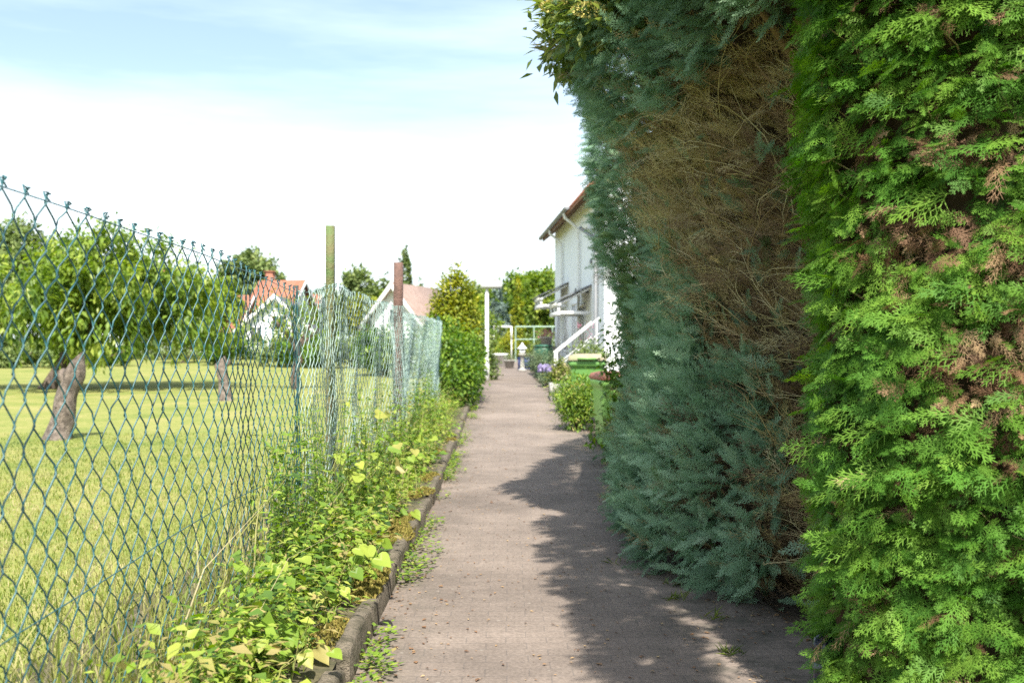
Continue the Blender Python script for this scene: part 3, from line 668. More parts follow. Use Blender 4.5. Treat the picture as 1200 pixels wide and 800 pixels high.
def post(y, x, z0, z1, w, mat, kind, label, lean=(0,0)):
    mb = MB()
    if kind == 'sq':
        n = 9
        for k in range(n):
            pass
        c = np.array([[-1,-1],[1,-1],[1,1],[-1,1]])*w/2; V = []
        zs = np.linspace(z0,z1,8)
        for z in zs:
            f = (z-z0)/(z1-z0); V += [[x+a+lean[0]*f, y+b+lean[1]*f, z] for a,b in c*(1+.01*rng.normal())]
        F = [[i*4+q, i*4+(q+1)%4, i*4+4+(q+1)%4, i*4+4+q] for i in range(7) for q in range(4)]+[[28,29,30,31]]
        mb.add(V,F)
    else:
        mb.tube([[x,y,z0],[x+lean[0]*.5,y,.5*(z0+z1)],[x+lean[0],y+lean[1],z1]], w/2, 12)
    o = mb.build('post', mat, fence, loc=fence.location, smooth=kind != 'sq'); o['label'] = label
    for z in (.55, 1.1, 1.75):
        mb = MB(); mb.tube([[x+w*.55,y-w*.6,z],[x+w*.6,y+w*.55,z+.01],[x-w*.55,y+w*.6,z],[x-w*.6,y-w*.55,z-.01],[x+w*.55,y-w*.62,z+.004]], .002, 4, cap=False)
        mb.build('tie_wire', M['steel'], o, loc=fence.location)
mb = MB()
for q in range(5):                                    # where one roll of mesh ends: its last wires hang bunched together
    zz = np.linspace(.02,1.84,22); Pq = np.stack([FX+.014*np.sin(zz*9+q*1.3)+.006*rng.normal(size=22), 6.26+.020*np.cos(zz*(7+q)+q)+.03*np.sin(zz*2.2), zz],1); mb.tube(Pq,.0032,5)
mb.build('selvedge_wire', M['wire'], fence, smooth=True, loc=fence.location)
post(7.72, FX-.05, .0, 2.37, .060, M['post_green'], 'sq', 'tall mossy green square post')
post(12.35, FX-.05, .05, 2.45, .105, M['post_rust'], 'sq', 'rusty brown post', (.012,0))
post(19.0, FX-.02, .15, 1.97, .06, M['post_dark'], 'rd', 'end post')
post(1.2, FX-.03, .0, 2.0, .06, M['post_green'], 'rd', 'near post')

# ------------------------------------------------------------------ lawn side
def fruit_stump(name, x, y, h, r, lean, label, seed):
    z0 = float(lawn_z(y)); root = thing(name, (x,y,z0), label, 'tree stump', 'pollarded fruit tree stumps on the lawn')
    n, ns = 14, 18; V = []; a = np.arange(ns)*2*math.pi/ns; rs = np.random.default_rng(seed)
    for k in range(n):
        f = k/(n-1); rr = r*np.interp(f,[0,.06,.2,.55,.8,.92,1],[1.35,1.15,1.02,.92,.98,.88,.66])
        P = np.stack([np.cos(a),np.sin(a),0*a+f*3],1); rr = rr*(1+.17*vnoise(P,1.6,seed)+.08*vnoise(P,4,seed+1)+.05*np.cos(3*a+seed))
        V.append(np.stack([lean[0]*f**1.3+rr*np.cos(a), lean[1]*f+rr*np.sin(a), h*f-.03+(.10*np.cos(a)*(f>.9))],1))
    mb = MB(); i = np.arange(n-1)[:,None]*ns; j = np.arange(ns)[None,:]; k = (j+1)%ns
    mb.add(np.vstack(V), np.stack([i+j,i+k,i+ns+k,i+ns+j],-1).reshape(-1,4))
    mb.build('trunk', M['bark_grey'], root, smooth=True)
    mb = MB(); t = V[-1]; c = t.mean(0); mb.add(np.vstack([c[None]+[0,0,.012],t+[0,0,.002]]), np.array([[0,1+q,1+(q+1)%ns] for q in range(ns)])); mb.build('cut_top', M['cut'], root)
    for (f,ang,ln,rr) in (((.70,3.0,.05,.62),(.36,-1.9,.01,.40)) if seed == 3 else ((.8,.3,.12,.5),(.45,-1.6,.02,.4))):
        b = np.array([lean[0]*f**1.3, lean[1]*f, h*f]); d = np.array([math.cos(ang),math.sin(ang),.75]); d /= np.linalg.norm(d)
        mb = MB(); mb.tube([b,b+d*(r*.9),b+d*(r*.9+ln*.5),b+d*(r*.9+ln)], [r*rr*1.15,r*rr,r*rr*.9,r*rr*.95], 10)
        st = mb.build('branch_stub', M['bark_grey'], root, smooth=True)
    return root
fruit_stump('tree_stump', -6.2, 14.1, 1.14, .155, (.20,.1), 'thick leaning grey stump sawn off on the lawn, nearest to the camera', 3)
fruit_stump('tree_stump', -6.45, 23.3, .95, .14, (-.16,.1), 'smaller leaning stump further back on the lawn', 8)

# the big leafy cherry tree
ct = thing('cherry_tree', (-13.2,29.5,.15), 'broad low cherry tree with drooping bright leaves on the lawn', 'tree')
bl = rand_blobs((-11.5,29.5,2.85),(3.3,3.0,1.15),44,.80,.85)+[(-12,29.2,3.9,1.5,1.4,.75),(-16.0,28,2.0,1.3,1.4,1.1),(-15.2,27.4,2.6,1.5,1.3,1.3),(-11,27.3,2.0,1.5,1.2,1.1),(-9.2,28.5,2.3,1.3,1.2,1.2),(-13,26.9,2.5,1.5,1.2,1.2),(-11.5,28.2,3.5,1.2,1.2,1.0),(-11.0,28,3.9,1.1,1.2,.8),(-15.6,29,2.0,1.2,1.4,.9),(-8.3,29.4,2.1,.9,1,.9)]
crown(ct, bl, 24000, .23, M['leaf_tree'], .16, 26, KITE*np.array([1,.75,1]), .75, 'crown', .6, .22)
limbs(ct, (-13.3,29.5,.05), bl, .24, 16, M['bark'], 'trunk', .45)

# young sparse fruit tree
yt = thing('fruit_tree', (-6.05,29.0,.15), 'small crooked fruit tree with few leaves near the fence', 'tree')
bl = [(-6.4,29,2.0,.45,.5,.35),(-5.6,29.1,2.25,.45,.5,.3),(-6.1,29,2.6,.5,.5,.3),(-5.3,29,1.9,.3,.3,.25),(-6.9,29,2.4,.3,.3,.25)]
crown(yt, bl, 900, .12, M['leaf_tree'], .16, 9)
mb = MB()
mb.tube([[-6.05,29,.1],[-6.1,29,.6],[-5.95,29,1.0],[-6.05,29,1.4]], [.13,.11,.10,.09], 8)
for e in ((-6.6,29,2.0),(-5.5,29.1,2.3),(-6.2,28.9,2.8),(-5.2,29,2.0),(-6.9,29,2.4)):
    e = np.array(e); s0 = np.array([-6.04,29,1.3]); m_ = .5*(e+s0)+[rng.normal()*.12,0,-.08]; mb.tube([s0,m_,e],[.075,.045,.012],6)
mb.build('trunk', M['bark'], yt, smooth=True, loc=yt.location)

# ------------------------------------------------------------------ background trees and bushes on the left
def tree(name, x, y, h, w, label, cat='tree', mat='leaf_far', n=8000, size=.34, trunk=.25, zb=None, group=None, cone=False, flat=.8):
    z0 = float(lawn_z(y)) if zb is None else zb
    root = thing(name, (x,y,z0), label, cat, group)
    if cone:
        m = 14; bl = []
        for k in range(m):
            f = (k+.5)/m; rr = w/2*((1-f)**.75 if cat == 'conifer' else min(1,2.2*(1-f))**.7*(.75+.25*min(1,3*f)))*(.85+.3*rng.uniform())
            bl.append((x+rng.normal()*.05*w, y+rng.normal()*.05*w, z0+h*(.04+.93*f), rr+.04*w, rr+.04*w, h/m*1.1))
    else:
        bl = rand_blobs((x,y,z0+h*.58),(w*.36,w*.36,h*.29),18,w*.17,flat)+[(x,y,z0+h*.58,w*.36,w*.36,h*.36)]*2
    crown(root, bl, n, size, M[mat], w*.03, 12, KITE, .3, 'crown', .6)
    limbs(root, (x,y,z0-.05), bl, trunk, 5, M['bark'], 'trunk', .45 if not cone else .8)
    return root
def X(px, d): return (px-597)*d/1200
def H(py, d, z0): return EYE+(400-py)*d/1200-z0
tree('dark_tree', X(5,62),62, H(246,62,.5), 7.0, 'dark rounded tree behind the cherry tree, at the left edge', n=10200, size=0.38)
tree('lime_tree', X(297,80),80, H(287,80,.6), 6.6, 'broad mid green tree behind the red roofed houses', n=10200, size=0.44)
tree('ash_tree', X(420,85),85, H(304,85,.6), 3.6, 'round green tree between the two tall fence posts', n=5950, size=0.38)
tree('shrub_tree', X(424,75),75, H(340,75,.6), 3.6, 'low yellow green tree in front of the round one', mat='leaf_gold', n=4420, size=0.32)
tree('fir_tree', X(451,95),95, H(315,95,.7), 2.6, 'small dark fir left of the brown roof', 'conifer', n=3740, size=0.30, cone=True, trunk=.12)
tree('poplar', X(475,100),100, H(288,100,.7), 1.7, 'tall slender poplar behind the rusty fence post', n=5950, size=0.32, cone=True, trunk=.15)
tree('fir_tree', X(492,92),92, H(326,92,.7), 1.8, 'small dark fir right of the brown roof', 'conifer', n=2550, size=0.28, cone=True, trunk=.1)
for px_,d_,py_t,w_,mt_,lb_ in ((255,72,318,4.5,'leaf_tree','pale green tree behind the right end of the cherry tree'),(384,90,332,5.0,'leaf_far','low green tree behind the tall green post'),(442,88,336,4.2,'leaf_tree','light green tree left of the brown roof'),
        (515,84,344,4.5,'leaf_far','mid green tree behind the golden shrub'),(545,78,338,3.8,'leaf_tree','light green tree right of the golden shrub'),(105,75,300,6.5,'leaf_far','tree top rising behind the middle of the cherry tree'),(560,95,326,4.5,'leaf_far','green tree left of the lamp head')):
    tree('garden_tree', X(px_,d_),d_, H(py_t,d_,.6), w_, lb_, mat=mt_, n=6500, size=.34, group='trees behind the gardens')
tree('apple_tree', X(160,66),66, H(300,66,.5), 7.0, 'wide green tree beside the far white house with red roof', n=8500, size=0.38)
for i,(px,d,py,w,lab) in enumerate([(210,55,372,5.0,'low bush behind the second stump'),(262,52,384,4.2,'small bush in front of the white gabled house'),(330,50,396,4.2,'bush right of the crooked fruit tree'),(372,49,386,4.5,'light bush left of the tall green post'),
      (418,48,378,4.0,'bush right of the tall green post'),(452,40,382,2.6,'bush in front of the brown roofed house'),(492,38,372,2.6,'bush between the rusty post and the golden shrub'),(100,50,398,5.5,'shaded bush under the left part of the cherry tree'),(20,48,400,5.5,'shaded bush at the far left behind the cherry trunk')]):
    z0 = float(lawn_z(d)); root = thing('garden_bush', (X(px,d),d,z0), lab, 'bush', 'bushes along the far edge of the lawn')
    h = H(py,d,z0); bl = rand_blobs((X(px,d),d,z0+h*.48),(w*.38,w*.25,h*.28),9,h*.30,.9)
    crown(root, bl, 2600, .20, M['leaf' if i % 2 else 'leaf_far'], .12, 12, KITE, .3, 'foliage')
    mb = MB()
    for q in range(4): mb.tube([[X(px,d)+rng.normal()*.2,d+rng.normal()*.1,z0-.05],[X(px,d)+rng.normal()*w*.2,d,z0+h*.6]],[.05,.02],6)
    mb.build('stem', M['bark'], root, loc=root.location)

bh = thing('boundary_hedge', (-20,61,.4), 'long dark clipped hedge closing the lawn in front of the far houses', 'hedge')
bl = [(x_,61+.3*math.sin(x_),1.0+.15*math.sin(x_*2.3),1.1,.7,.95+.25*math.sin(x_*1.3)) for x_ in np.arange(-44,-5.5,1.3)]
crown(bh, bl, 16000, .24, M['leaf_far'], .12, 12, KITE, .3, 'foliage', .6)
for x_ in np.arange(-44,-5.5,2.6):
    mb = MB(); mb.tube([[x_,61,.2],[x_+.1,61,1.2]],[.06,.03],6); mb.build('stem', M['bark'], bh, loc=bh.location)
# ------------------------------------------------------------------ houses
def gable_house(name, x, y, rz, w, dp, eave, ridge, roof, label, windows=(), chim=None, z0=None, roofname='roof', ov=.45):
    """gable end faces -y locally; ridge runs along local y"""
    z0 = float(lawn_z(y)) if z0 is None else z0
    root = thing(name, (x,y,z0-.1), label, 'house', None, rz)
    mb = MB(); a = w/2
    mb.add([[-a,0,0],[a,0,0],[a,0,eave],[0,0,ridge],[-a,0,eave]], np.array([[0,1,2],[0,2,4],[2,3,4]]))
    mb.add([[-a,dp,0],[a,dp,0],[a,dp,eave],[0,dp,ridge],[-a,dp,eave]], np.array([[0,2,1],[0,4,2],[2,4,3]]))
    mb.add([[-a,0,0],[-a,dp,0],[-a,dp,eave],[-a,0,eave]], [[0,3,2,1]]); mb.add([[a,0,0],[a,dp,0],[a,dp,eave],[a,0,eave]], [[0,1,2,3]])
    mb.build('wall', M['render_w'], root)
    sl = (ridge-eave)/a; th = .16; mb = MB()
    for s_ in (-1,1):
        e = a+ov; ze = eave-ov*sl; V = []
        for yy in (-ov, dp+ov):
            V += [[0,yy,ridge+.03],[s_*e,yy,ze+.03],[s_*e,yy,ze+.03+th],[0,yy,ridge+.03+th]]
        mb.add(V, [[0,1,2,3],[4,7,6,5],[0,4,5,1],[1,5,6,2],[2,6,7,3]] if s_ > 0 else [[0,3,2,1],[4,5,6,7],[0,1,5,4],[1,2,6,5],[2,3,7,6]])
    rf = mb.build(roofname, M[roof], root)
    mb = MB()                                             # pale barge boards on the gable
    for s_ in (-1,1):
        e = a+ov; ze = eave-ov*sl
        mb.add([[0,-ov-.03,ridge-.12],[s_*e,-ov-.03,ze-.12],[s_*e,-ov-.03,ze+.21],[0,-ov-.03,ridge+.21],[0,-ov-.004,ridge-.12],[s_*e,-ov-.004,ze-.12],[s_*e,-ov-.004,ze+.21],[0,-ov-.004,ridge+.21]],
               [[0,1,2,3],[0,4,5,1],[3,2,6,7],[1,5,6,2]])
    mb.build('barge_board', M['white'], root)
    if chim:
        cx,cy,cw,ct_ = chim; mb = MB(); mb.box((cx,cy,(ridge-.8+ct_)/2),(cw,cw,ct_-ridge+.8)); mb.box((cx,cy,ct_+.05),(cw+.12,cw+.12,.1)); mb.build('chimney', M['render_w' if name != 'red_roof_house' else 'tile'], rf)
    for (wx,wz,ww,wh) in windows:
        mb = MB()
        for sx_ in (-1,1): mb.box((wx+sx_*(ww/2+.03),-.03,wz),(.07,.09,wh+.14))
        for sz in (-1,1): mb.box((wx,-.033,wz+sz*(wh/2+.035)),(ww-.01,.08,.07))
        mb.box((wx,-.028,wz),(.05,.06,wh))
        wi = mb.build('window', M['white'], root)
        mb = MB(); mb.box((wx,-.008,wz),(ww,.02,wh)); mb.build('pane', M['glass'], wi)
    return root
gable_house('white_gable_house', X(322,68),68,R(4), 4.6,9, 1.9, 4.0, 'tile_dk', 'white gabled house with dark window pair left of the orange roof', [(.3,2.3,.9,.9),(-1.2,1.5,.7,1.0),(1.4,1.2,.7,1.0)])
gable_house('red_roof_house', X(352,76),76,R(80), 8.0,2.8, 2.0, 5.4, 'tile', 'house with steep orange red roof and chimney behind the white gable', [(-1,1.5,1,1)], (0.3,2.5,.55,6.2))
gable_house('red_roof_house', X(372,82),82,R(88), 7.0,4.0, 1.9, 4.6, 'tile', 'lower pinkish red roof just left of the tall green post', [(1,1.4,1,1)])
gable_house('small_red_roof_house', X(291,74),74,R(85), 6.0,3.0, 1.8, 4.2, 'tile', 'small white house with red roof far behind the cherry tree', [(0,1.2,1,1)])
gable_house('distant_house', X(203,92),92,R(60), 8.0,7.0, 4.2, 7.4, 'tile', 'distant house with faded red roof above the cherry tree', [(0,3.4,1.2,1.2),(2,3.4,1,1)])
gable_house('brown_roof_house', X(462,52),52,R(-16), 2.5,6.0, 2.25, 3.85, 'tile_br', 'low house with pale brown roof and white barge boards beside the rusty post', [(.1,2.3,.7,.7)], None, .55)
gable_house('dark_roof_house', X(503,70),70,R(78), 6.0,3.4, 2.0, 3.5, 'tile_dk', 'dark roofed house with a white chimney left of the golden shrub', [(0,1.2,1,1)], (.6,1.6,.55,4.5))

# white row house on the right
A0, B0 = np.array([2.28,24.6]), np.array([1.62,36.4]); ln = float(np.linalg.norm(B0-A0)); hz = float(np.arctan2(-(B0-A0)[0],(B0-A0)[1]))
hs = thing('row_house', (A0[0],A0[1],.30), 'white rendered row house with tiled roof on the right of the path', 'house', None, hz)
EV, DP, RG = 5.05, 8.0, 8.2
mb = MB(); a = DP
mb.add([[0,0,0],[0,ln,0],[0,ln,EV],[0,0,EV]], [[0,3,2,1]]); mb.add([[a,0,0],[a,ln,0],[a,ln,EV],[a,0,EV]], [[0,1,2,3]])
for yy, fl in ((0,0),(ln,1)):
    f = np.array([[0,1,2],[0,2,4],[2,3,4]]); mb.add([[0,yy,0],[a,yy,0],[a,yy,EV],[a/2,yy,RG],[0,yy,EV]], f[:,::-1] if fl else f)
mb.build('wall', M['render_w'], hs)
sl = (RG-EV)/(a/2); ov = .42; mb = MB(); sf = MB()
for s_ in (-1,1):
    x1 = a/2+s_*(a/2+ov); z1 = EV-ov*sl; 
    for bb, t0, t1 in ((mb,.10,.22),(sf,.02,.10)):
        V = []
        for yy in (-.3, ln+.3): V += [[a/2,yy,RG+t0],[x1,yy,z1+t0],[x1,yy,z1+t1],[a/2,yy,RG+t1]]
        bb.add(V, [[0,1,2,3],[4,7,6,5],[0,4,5,1],[1,5,6,2],[2,6,7,3]])
rf = mb.build('roof', M['tile'], hs); sf.build('soffit', M['soffit'], rf)
mb = MB()
na = 9; aa = np.linspace(math.pi, 2*math.pi, na); prof = np.stack([np.cos(aa)*.075-ov-.075, np.sin(aa)*.075+EV-ov*sl+.18],1)
V = []
for yy in (3.6, ln+.32):
    V += [[p[0],yy,p[1]] for p in prof]
V = np.array(V); F = [[q,q+1,na+q+1,na+q] for q in range(na-1)]; mb.add(V,F); mb.add(V+np.array([0,0,-.006]),[f[::-1] for f in F]); mb.add(V[:na],np.array([[0,q,q+1] for q in range(1,na-1)]))
mb.build('gutter', M['gutter'], hs)
for (yy) in (4.4, 8.8):
    mb = MB(); z1 = EV-ov*sl+.1
    mb.tube([[-ov-.07,yy,z1],[-ov-.05,yy,z1-.12],[-.25,yy+.05,z1-.28],[-.09,yy+.07,z1-.45],[-.07,yy+.07,z1-.8],[-.07,yy+.07,.1]], .045, 10); mb.build('downpipe', M['white'], hs, smooth=True)
mb = MB(); mb.tube([[-.07,1.0,0.1],[-.07,1.0,3.75],[-.07,2.2,4.0],[-.2,3.0,4.25]], .05, 10); mb.build('downpipe', M['gutter'], hs, smooth=True)
for (yy,zz) in ((2.2,3.3),(2.9,2.55),(5.6,2.7),(1.6,4.3),(3.2,4.2)):
    mb = MB(); mb.box((-.02,yy,zz),(.04,.16,.12)); mb.box((-.045,yy,zz-.03),(.03,.18,.02)); mb.build('wall_vent', M['gutter'], hs)
def house_opening(y0, y1, z0, z1, name):
    mb = MB(); t = .08
    mb.box((-.02,(y0+y1)/2,z1-t/2),(.07,y1-y0,t)); mb.box((-.02,(y0+y1)/2,z0+t/2),(.07,y1-y0,t))
    for q in (y0+t/2,y1-t/2,(y0+y1)/2): mb.box((-.017,q,(z0+z1)/2),(.066,t,z1-z0-2*t))
    w_ = mb.build(name, M['white'], hs); mb = MB(); mb.box((-.006,(y0+y1)/2,(z0+z1)/2),(.012,y1-y0-.1,z1-z0-.1)); mb.build('pane', M['glass'], w_)
house_opening(3.4,4.5,.75,2.25,'window'); house_opening(5.4,6.4,.35,2.35,'door'); house_opening(7.6,8.6,.85,2.25,'window'); house_opening(9.8,10.8,.35,2.35,'door')
for k_,(yc,zf) in enumerate(((3.3,2.15),(8.6,2.52))):               # lean-to entrance canopies
    mb = MB(); w2 = 1.0; pr = .86
    mb.box((-pr,yc,zf-.22),(.09,2*w2,.10)); mb.box((-pr,yc,zf+.02),(.10,2*w2+.06,.10))
    for q in (-w2+.04,0,w2-.04): mb.box((-pr+.002,yc+q,zf-.10),(.07,.07,.15))
    for q in (-w2+.04,w2-.04):
        mb.box((-pr/2,yc+q,zf-.20),(pr-.1,.07,.09))
        mb.tube([[-pr+.04,yc+q,zf+.05],[-.03,yc+q,zf+.46]],.035,4)
    c_ = mb.build('canopy', M['white'], hs)
    mb = MB(); mb.add([[-pr-.12,yc-w2-.1,zf+.075],[-.01,yc-w2-.1,zf+.52],[-.01,yc+w2+.1,zf+.52],[-pr-.12,yc+w2+.1,zf+.075],[-pr-.12,yc-w2-.1,zf+.105],[-.01,yc-w2-.1,zf+.55],[-.01,yc+w2+.1,zf+.55],[-pr-.12,yc+w2+.1,zf+.105]],
        [[0,3,2,1],[4,5,6,7],[0,1,5,4],[2,3,7,6],[0,4,7,3]]); mb.build('canopy_roof', M['gutter'], c_)
st = thing('entrance_steps', (1.75,25.35,.45), 'concrete entrance steps with white handrails leading up to the row house', 'steps')
mb = MB()
for k_ in range(4): mb.box((-.36+.25*k_,.0,-.05+.09*(k_+1)),(.248,1.2,.18*(k_+1)+.1))
mb.build('step', M['stone'], st)
for yy in (-.62,.62):
    mb = MB(); mb.tube([[-.62,yy,.78],[.42,yy,1.62]],.020,8); mb.tube([[-.62,yy,.40],[.42,yy,1.24]],.014,8); mb.tube([[-.60,yy,-.05],[-.60,yy,.8]],.018,8); mb.tube([[.36,yy,.5],[.36,yy,1.58]],.018,8)
    mb.build('handrail', M['white'], st, smooth=True)

# ------------------------------------------------------------------ lamp post on the left of the path
lp = thing('street_lamp', (-.66,30,.30), 'white path lamp with flat box head on a slim post', 'street lamp')
mb = MB(); mb.lathe([(0,-.02),(.075,-.02),(.075,.5),(.06,.55),(.055,2.62),(.045,2.66),(.045,2.74),(0,2.74)],(0,0,0),16); mb.build('post', M['white'], lp, smooth=True)
mb = MB(); mb.box((.13,0,2.86),(.62,.3,.19),taper=.96); mb.box((.13,0,2.955),(.58,.28,.03),taper=.9); hd = mb.build('lamp_head', M['white'], lp)
mb = MB(); mb.box((.13,0,2.765),(.46,.20,.03)); mb.build('diffuser', M['stone'], hd)
mb = MB(); mb.box((0,-.06,.32),(.07,.03,.22)); mb.build('service_hatch', M['gutter'], lp)

# ------------------------------------------------------------------ bushes along the left side by the fence end
gs = thing('golden_shrub', (-1.45,22,.35), 'tall golden yellow leafy shrub behind the end of the fence', 'shrub')
bl = [(X(530,22),22,2.0,.34,.4,.5),(X(540,22),22,2.55,.20,.25,.4),(X(520,22),22,1.7,.40,.4,.4),(X(548,22),22,1.8,.25,.3,.4),(X(533,22),22,2.9,.10,.12,.30),(X(515,22),22,2.25,.16,.2,.25),(X(535,22),22,1.1,.45,.45,.6)]
bl += [(X(518,22),22,1.35,.5,.4,.5),(X(545,22),22,2.2,.25,.3,.45),(X(525,22),22,2.5,.22,.25,.4)]
crown(gs, bl, 9000, .10, M['leaf_gold'], .07, 9, LANCE*np.array([1,1.5,1]), .0, 'foliage')
mb = MB()
for b in bl[:6]: mb.tube([[-1.3,22,.3],[-1.25,22,1.0],b[:3]],[.035,.025,.006],6)
mb.build('stem', M['bark'], gs, loc=gs.location)
pv = thing('privet_bush', (-1.15,18.6,.3), 'bright leafy green bush spilling over the path edge at the fence end', 'bush')
bl = [(-1.0,18.6,1.15,.40,.6,.5),(-.95,18.4,.75,.42,.6,.45),(-1.25,19.2,1.5,.4,.5,.45),(-.82,19.4,1.15,.36,.5,.55),(-1.05,18.9,.5,.4,.7,.3),(-.85,20.5,1.0,.35,.7,.65)]
crown(pv, bl, 7500, .085, M['leaf'], .07, 9, KITE, .35, 'foliage', .6, .28)
mb = MB()
for b in bl: mb.tube([[-1.1,18.8,.2],.5*np.array([-1.1+b[0],18.8+b[1],.2+b[2]]),b[:3]],[.03,.02,.006],6)
mb.build('stem', M['bark'], pv, loc=pv.location)
dk = thing('ivy_bush', (-.72,31.2,.3), 'dark green bush around the foot of the white lamp', 'bush')
bl = [(-.75,31.5,1.0,.30,.5,.65),(-.55,31.2,.7,.22,.4,.4),(-.95,30.8,1.5,.35,.5,.6),(-1.2,30.2,1.1,.45,.6,.8)]
crown(dk, bl, 3500, .10, M['leaf_far'], .08, 9, KITE, .4, 'foliage')
mb = MB()
for b in bl: mb.tube([[-.85,31,.2],b[:3]],[.03,.008],6)
mb.build('stem', M['bark'], dk, loc=dk.location)

# ------------------------------------------------------------------ far end of the path
def zb(y): return float(g(y))
tree('green_tree', X(617,75),75, H(312,75,.8), 5.6, 'broad green tree closing the end of the path', n=9350, size=0.34, mat='leaf_tree', zb=.6)
tree('green_tree', X(585,85),85, H(322,85,.8), 4.5, 'pale green tree behind the white lamp head', n=5950, size=0.37, mat='leaf_tree', zb=.6)
tree('green_tree', X(643,66),66, H(304,66,.8), 4.2, 'green tree rising beside the corner of the white house', n=7650, size=0.32, mat='leaf_tree', zb=.6)
tree('golden_cypress', X(606,56),56, H(322,56,.6), 1.05, 'slim golden yellow cypress at the end of the path', 'conifer', 'leaf_gold', 3000, .17, .06, .6, None, True)
tree('blue_spruce', X(584,58),58, H(326,58,.6), 1.9, 'blue grey spruce between the lamp and the golden cypress', 'conifer', 'leaf_blue', 3200, .17, .08, .6, None, True)
for i,(px,d,py,w,mt,lab) in enumerate([(590,54,388,1.8,'leaf_gold','yellow green bush below the blue spruce'),(632,57,372,2.4,'leaf_tree','bush left of the far canopy'),(642,50,384,1.6,'leaf_far','dark bush by the far corner of the white house'),(568,44,352,2.2,'leaf_tree','tall green bush behind the lamp post'),
       (560,60,372,2.6,'leaf_far','mid green bush far left of the spruce'),(606,62,375,2.2,'leaf_far','green hedge behind the pale green railing'),(576,50,396,1.0,'leaf_gold','small yellow bush beside the white pots')]):
    z0 = .5; root = thing('shrub', (X(px,d),d,z0), lab, 'bush', 'shrubs at the far end of the path')
    h = H(py,d,z0); bl = rand_blobs((X(px,d),d,z0+h*.5),(w*.32,w*.3,h*.28),8,min(w,h)*.26,1.0)
    crown(root, bl, 1800, .13, M[mt], .08, 10, KITE, .3, 'foliage')
    mb = MB()
    for q in range(3): mb.tube([[X(px,d)+rng.normal()*.1,d,z0-.1],[X(px,d)+rng.normal()*w*.2,d,z0+h*.6]],[.04,.015],6)
    mb.build('stem', M['bark'], root, loc=root.location)
fr = thing('garden_railing', (.9,50,.5), 'pale green railing with a white gate across the far end of the path', 'railing')
mb = MB(); mb.tube([[-.6,0,1.72],[2.2,0,1.72]],.035,8); mb.tube([[-.6,0,1.1],[2.2,0,1.1]],.025,8)
for q in (-.6,.3,1.2,2.2): mb.tube([[q,0,-.02],[q,0,1.72]],.03,8)
mb.build('rail', M['rail_green'], fr, smooth=True)
mb = MB(); mb.box((-1.25,.02,1.72),(.85,.05,.09)); mb.box((-.80,.02,1.42),(.08,.05,.62)); mb.box((-1.66,.02,.86),(.05,.05,1.7)); mb.box((-.80,.02,.55),(.04,.04,1.1)); mb.build('gate', M['white'], fr)
# pots and garden clutter by the path
def pot(name, x, y, r, h, mat, label, plant=None, z=None):
    z0 = zb(y)+.004 if z is None else z; root = thing(name, (x,y,z0), label, 'flower pot')
    mb = MB(); mb.lathe([(0,0),(r*.72,0),(r*.95,h*.86),(r*1.05,h*.86),(r*1.05,h),(r*.92,h),(r*.88,h*.9),(0,h*.9)],(0,0,0),18); mb.build('pot', M[mat], root, smooth=False)
    if plant:
        mb = MB(); n = 160; P = rng.normal(size=(n,3))*[r*.6,r*.6,r*.4]+[0,0,h+r*.5]; leaves(mb,P,unit(n),rng.uniform(.06,.11,n),rng.uniform(0,1,n)); mb.build('foliage', M[plant], root)
        mb = MB(); mb.tube([[0,0,h*.85],[.02,0,h+r*.5]],.012,5); mb.build('stem', M['bark'], root)
    return root
pot('white_pot', X(586,43), 43, .32, .55, 'white', 'white round flower pot on the left edge of the far path', 'leaf')
pot('small_pot', X(597,41), 41, .22, .34, 'stone', 'small pale pot with a plant right of the white pot', 'leaf_sage')
pot('pink_flower_pot', X(640,36), 36, .22, .34, 'stone', 'pot of pink flowers beside the green water butt', 'pink', 1.15)
tag(thing('x', (0,0,0), 'x', 'x')); bpy.data.objects.remove(bpy.data.objects['x'])
pk = bpy.data.objects['pink_flower_pot']; pk.location.z = zb(36)+.95
wl = thing('garden_table', (X(640,36),36,zb(36)), 'small grey garden table under the pot of pink flowers', 'table')
mb = MB(); mb.box((0,0,.925),(.7,.6,.05)); mb.build('table_top', M['timber'], wl)
for sx_ in (-1,1):
    for sy in (-1,1): mb = MB(); mb.box((sx_*.28,sy*.23,.45),(.05,.05,.9)); mb.build('leg', M['timber'], wl)
wb = thing('water_butt', (X(637,32.5),32.5,zb(32.5)), 'dark green water butt in front of the white house', 'water butt')
mb = MB(); mb.lathe([(0,-.05),(.26,-.05),(.31,.3),(.32,.5),(.30,.9),(.27,.98),(0,.98)],(0,0,0),20); mb.build('barrel', M['butt'], wb, smooth=True)
mb = MB(); mb.lathe([(.29,.985),(.31,.99),(.31,1.03),(.1,1.06),(0,1.06)],(0,0,0),20); mb.build('lid', M['butt'], wb, smooth=True)
mb = MB(); mb.tube([[0,-.30,.2],[0,-.38,.2],[0,-.40,.15]],.02,6); mb.build('tap', M['steel'], wb)
bc = thing('plastic_crate', (X(619,40),40,zb(40)+.004), 'navy blue open crate beside the pale lantern', 'crate')
mb = MB()
for c,s_ in (((0,0,.02),(.8,.5,.04)),((-.38,0,.25),(.04,.5,.42)),((.38,0,.25),(.04,.5,.42)),((0,-.23,.25),(.72,.04,.42)),((0,.23,.25),(.72,.04,.42)),((0,-.255,.44),(.84,.03,.05))): mb.box(c,s_)
mb.build('box', M['blue'], bc)
for s_ in (-1,1): mb = MB(); mb.box((s_*.41,0,.4),(.03,.2,.05)); mb.build('handle', M['dark'], bc)
gl = thing('garden_lantern', (X(612,38),38,zb(38)+.004), 'pale stone garden lantern standing on the far path', 'lantern')
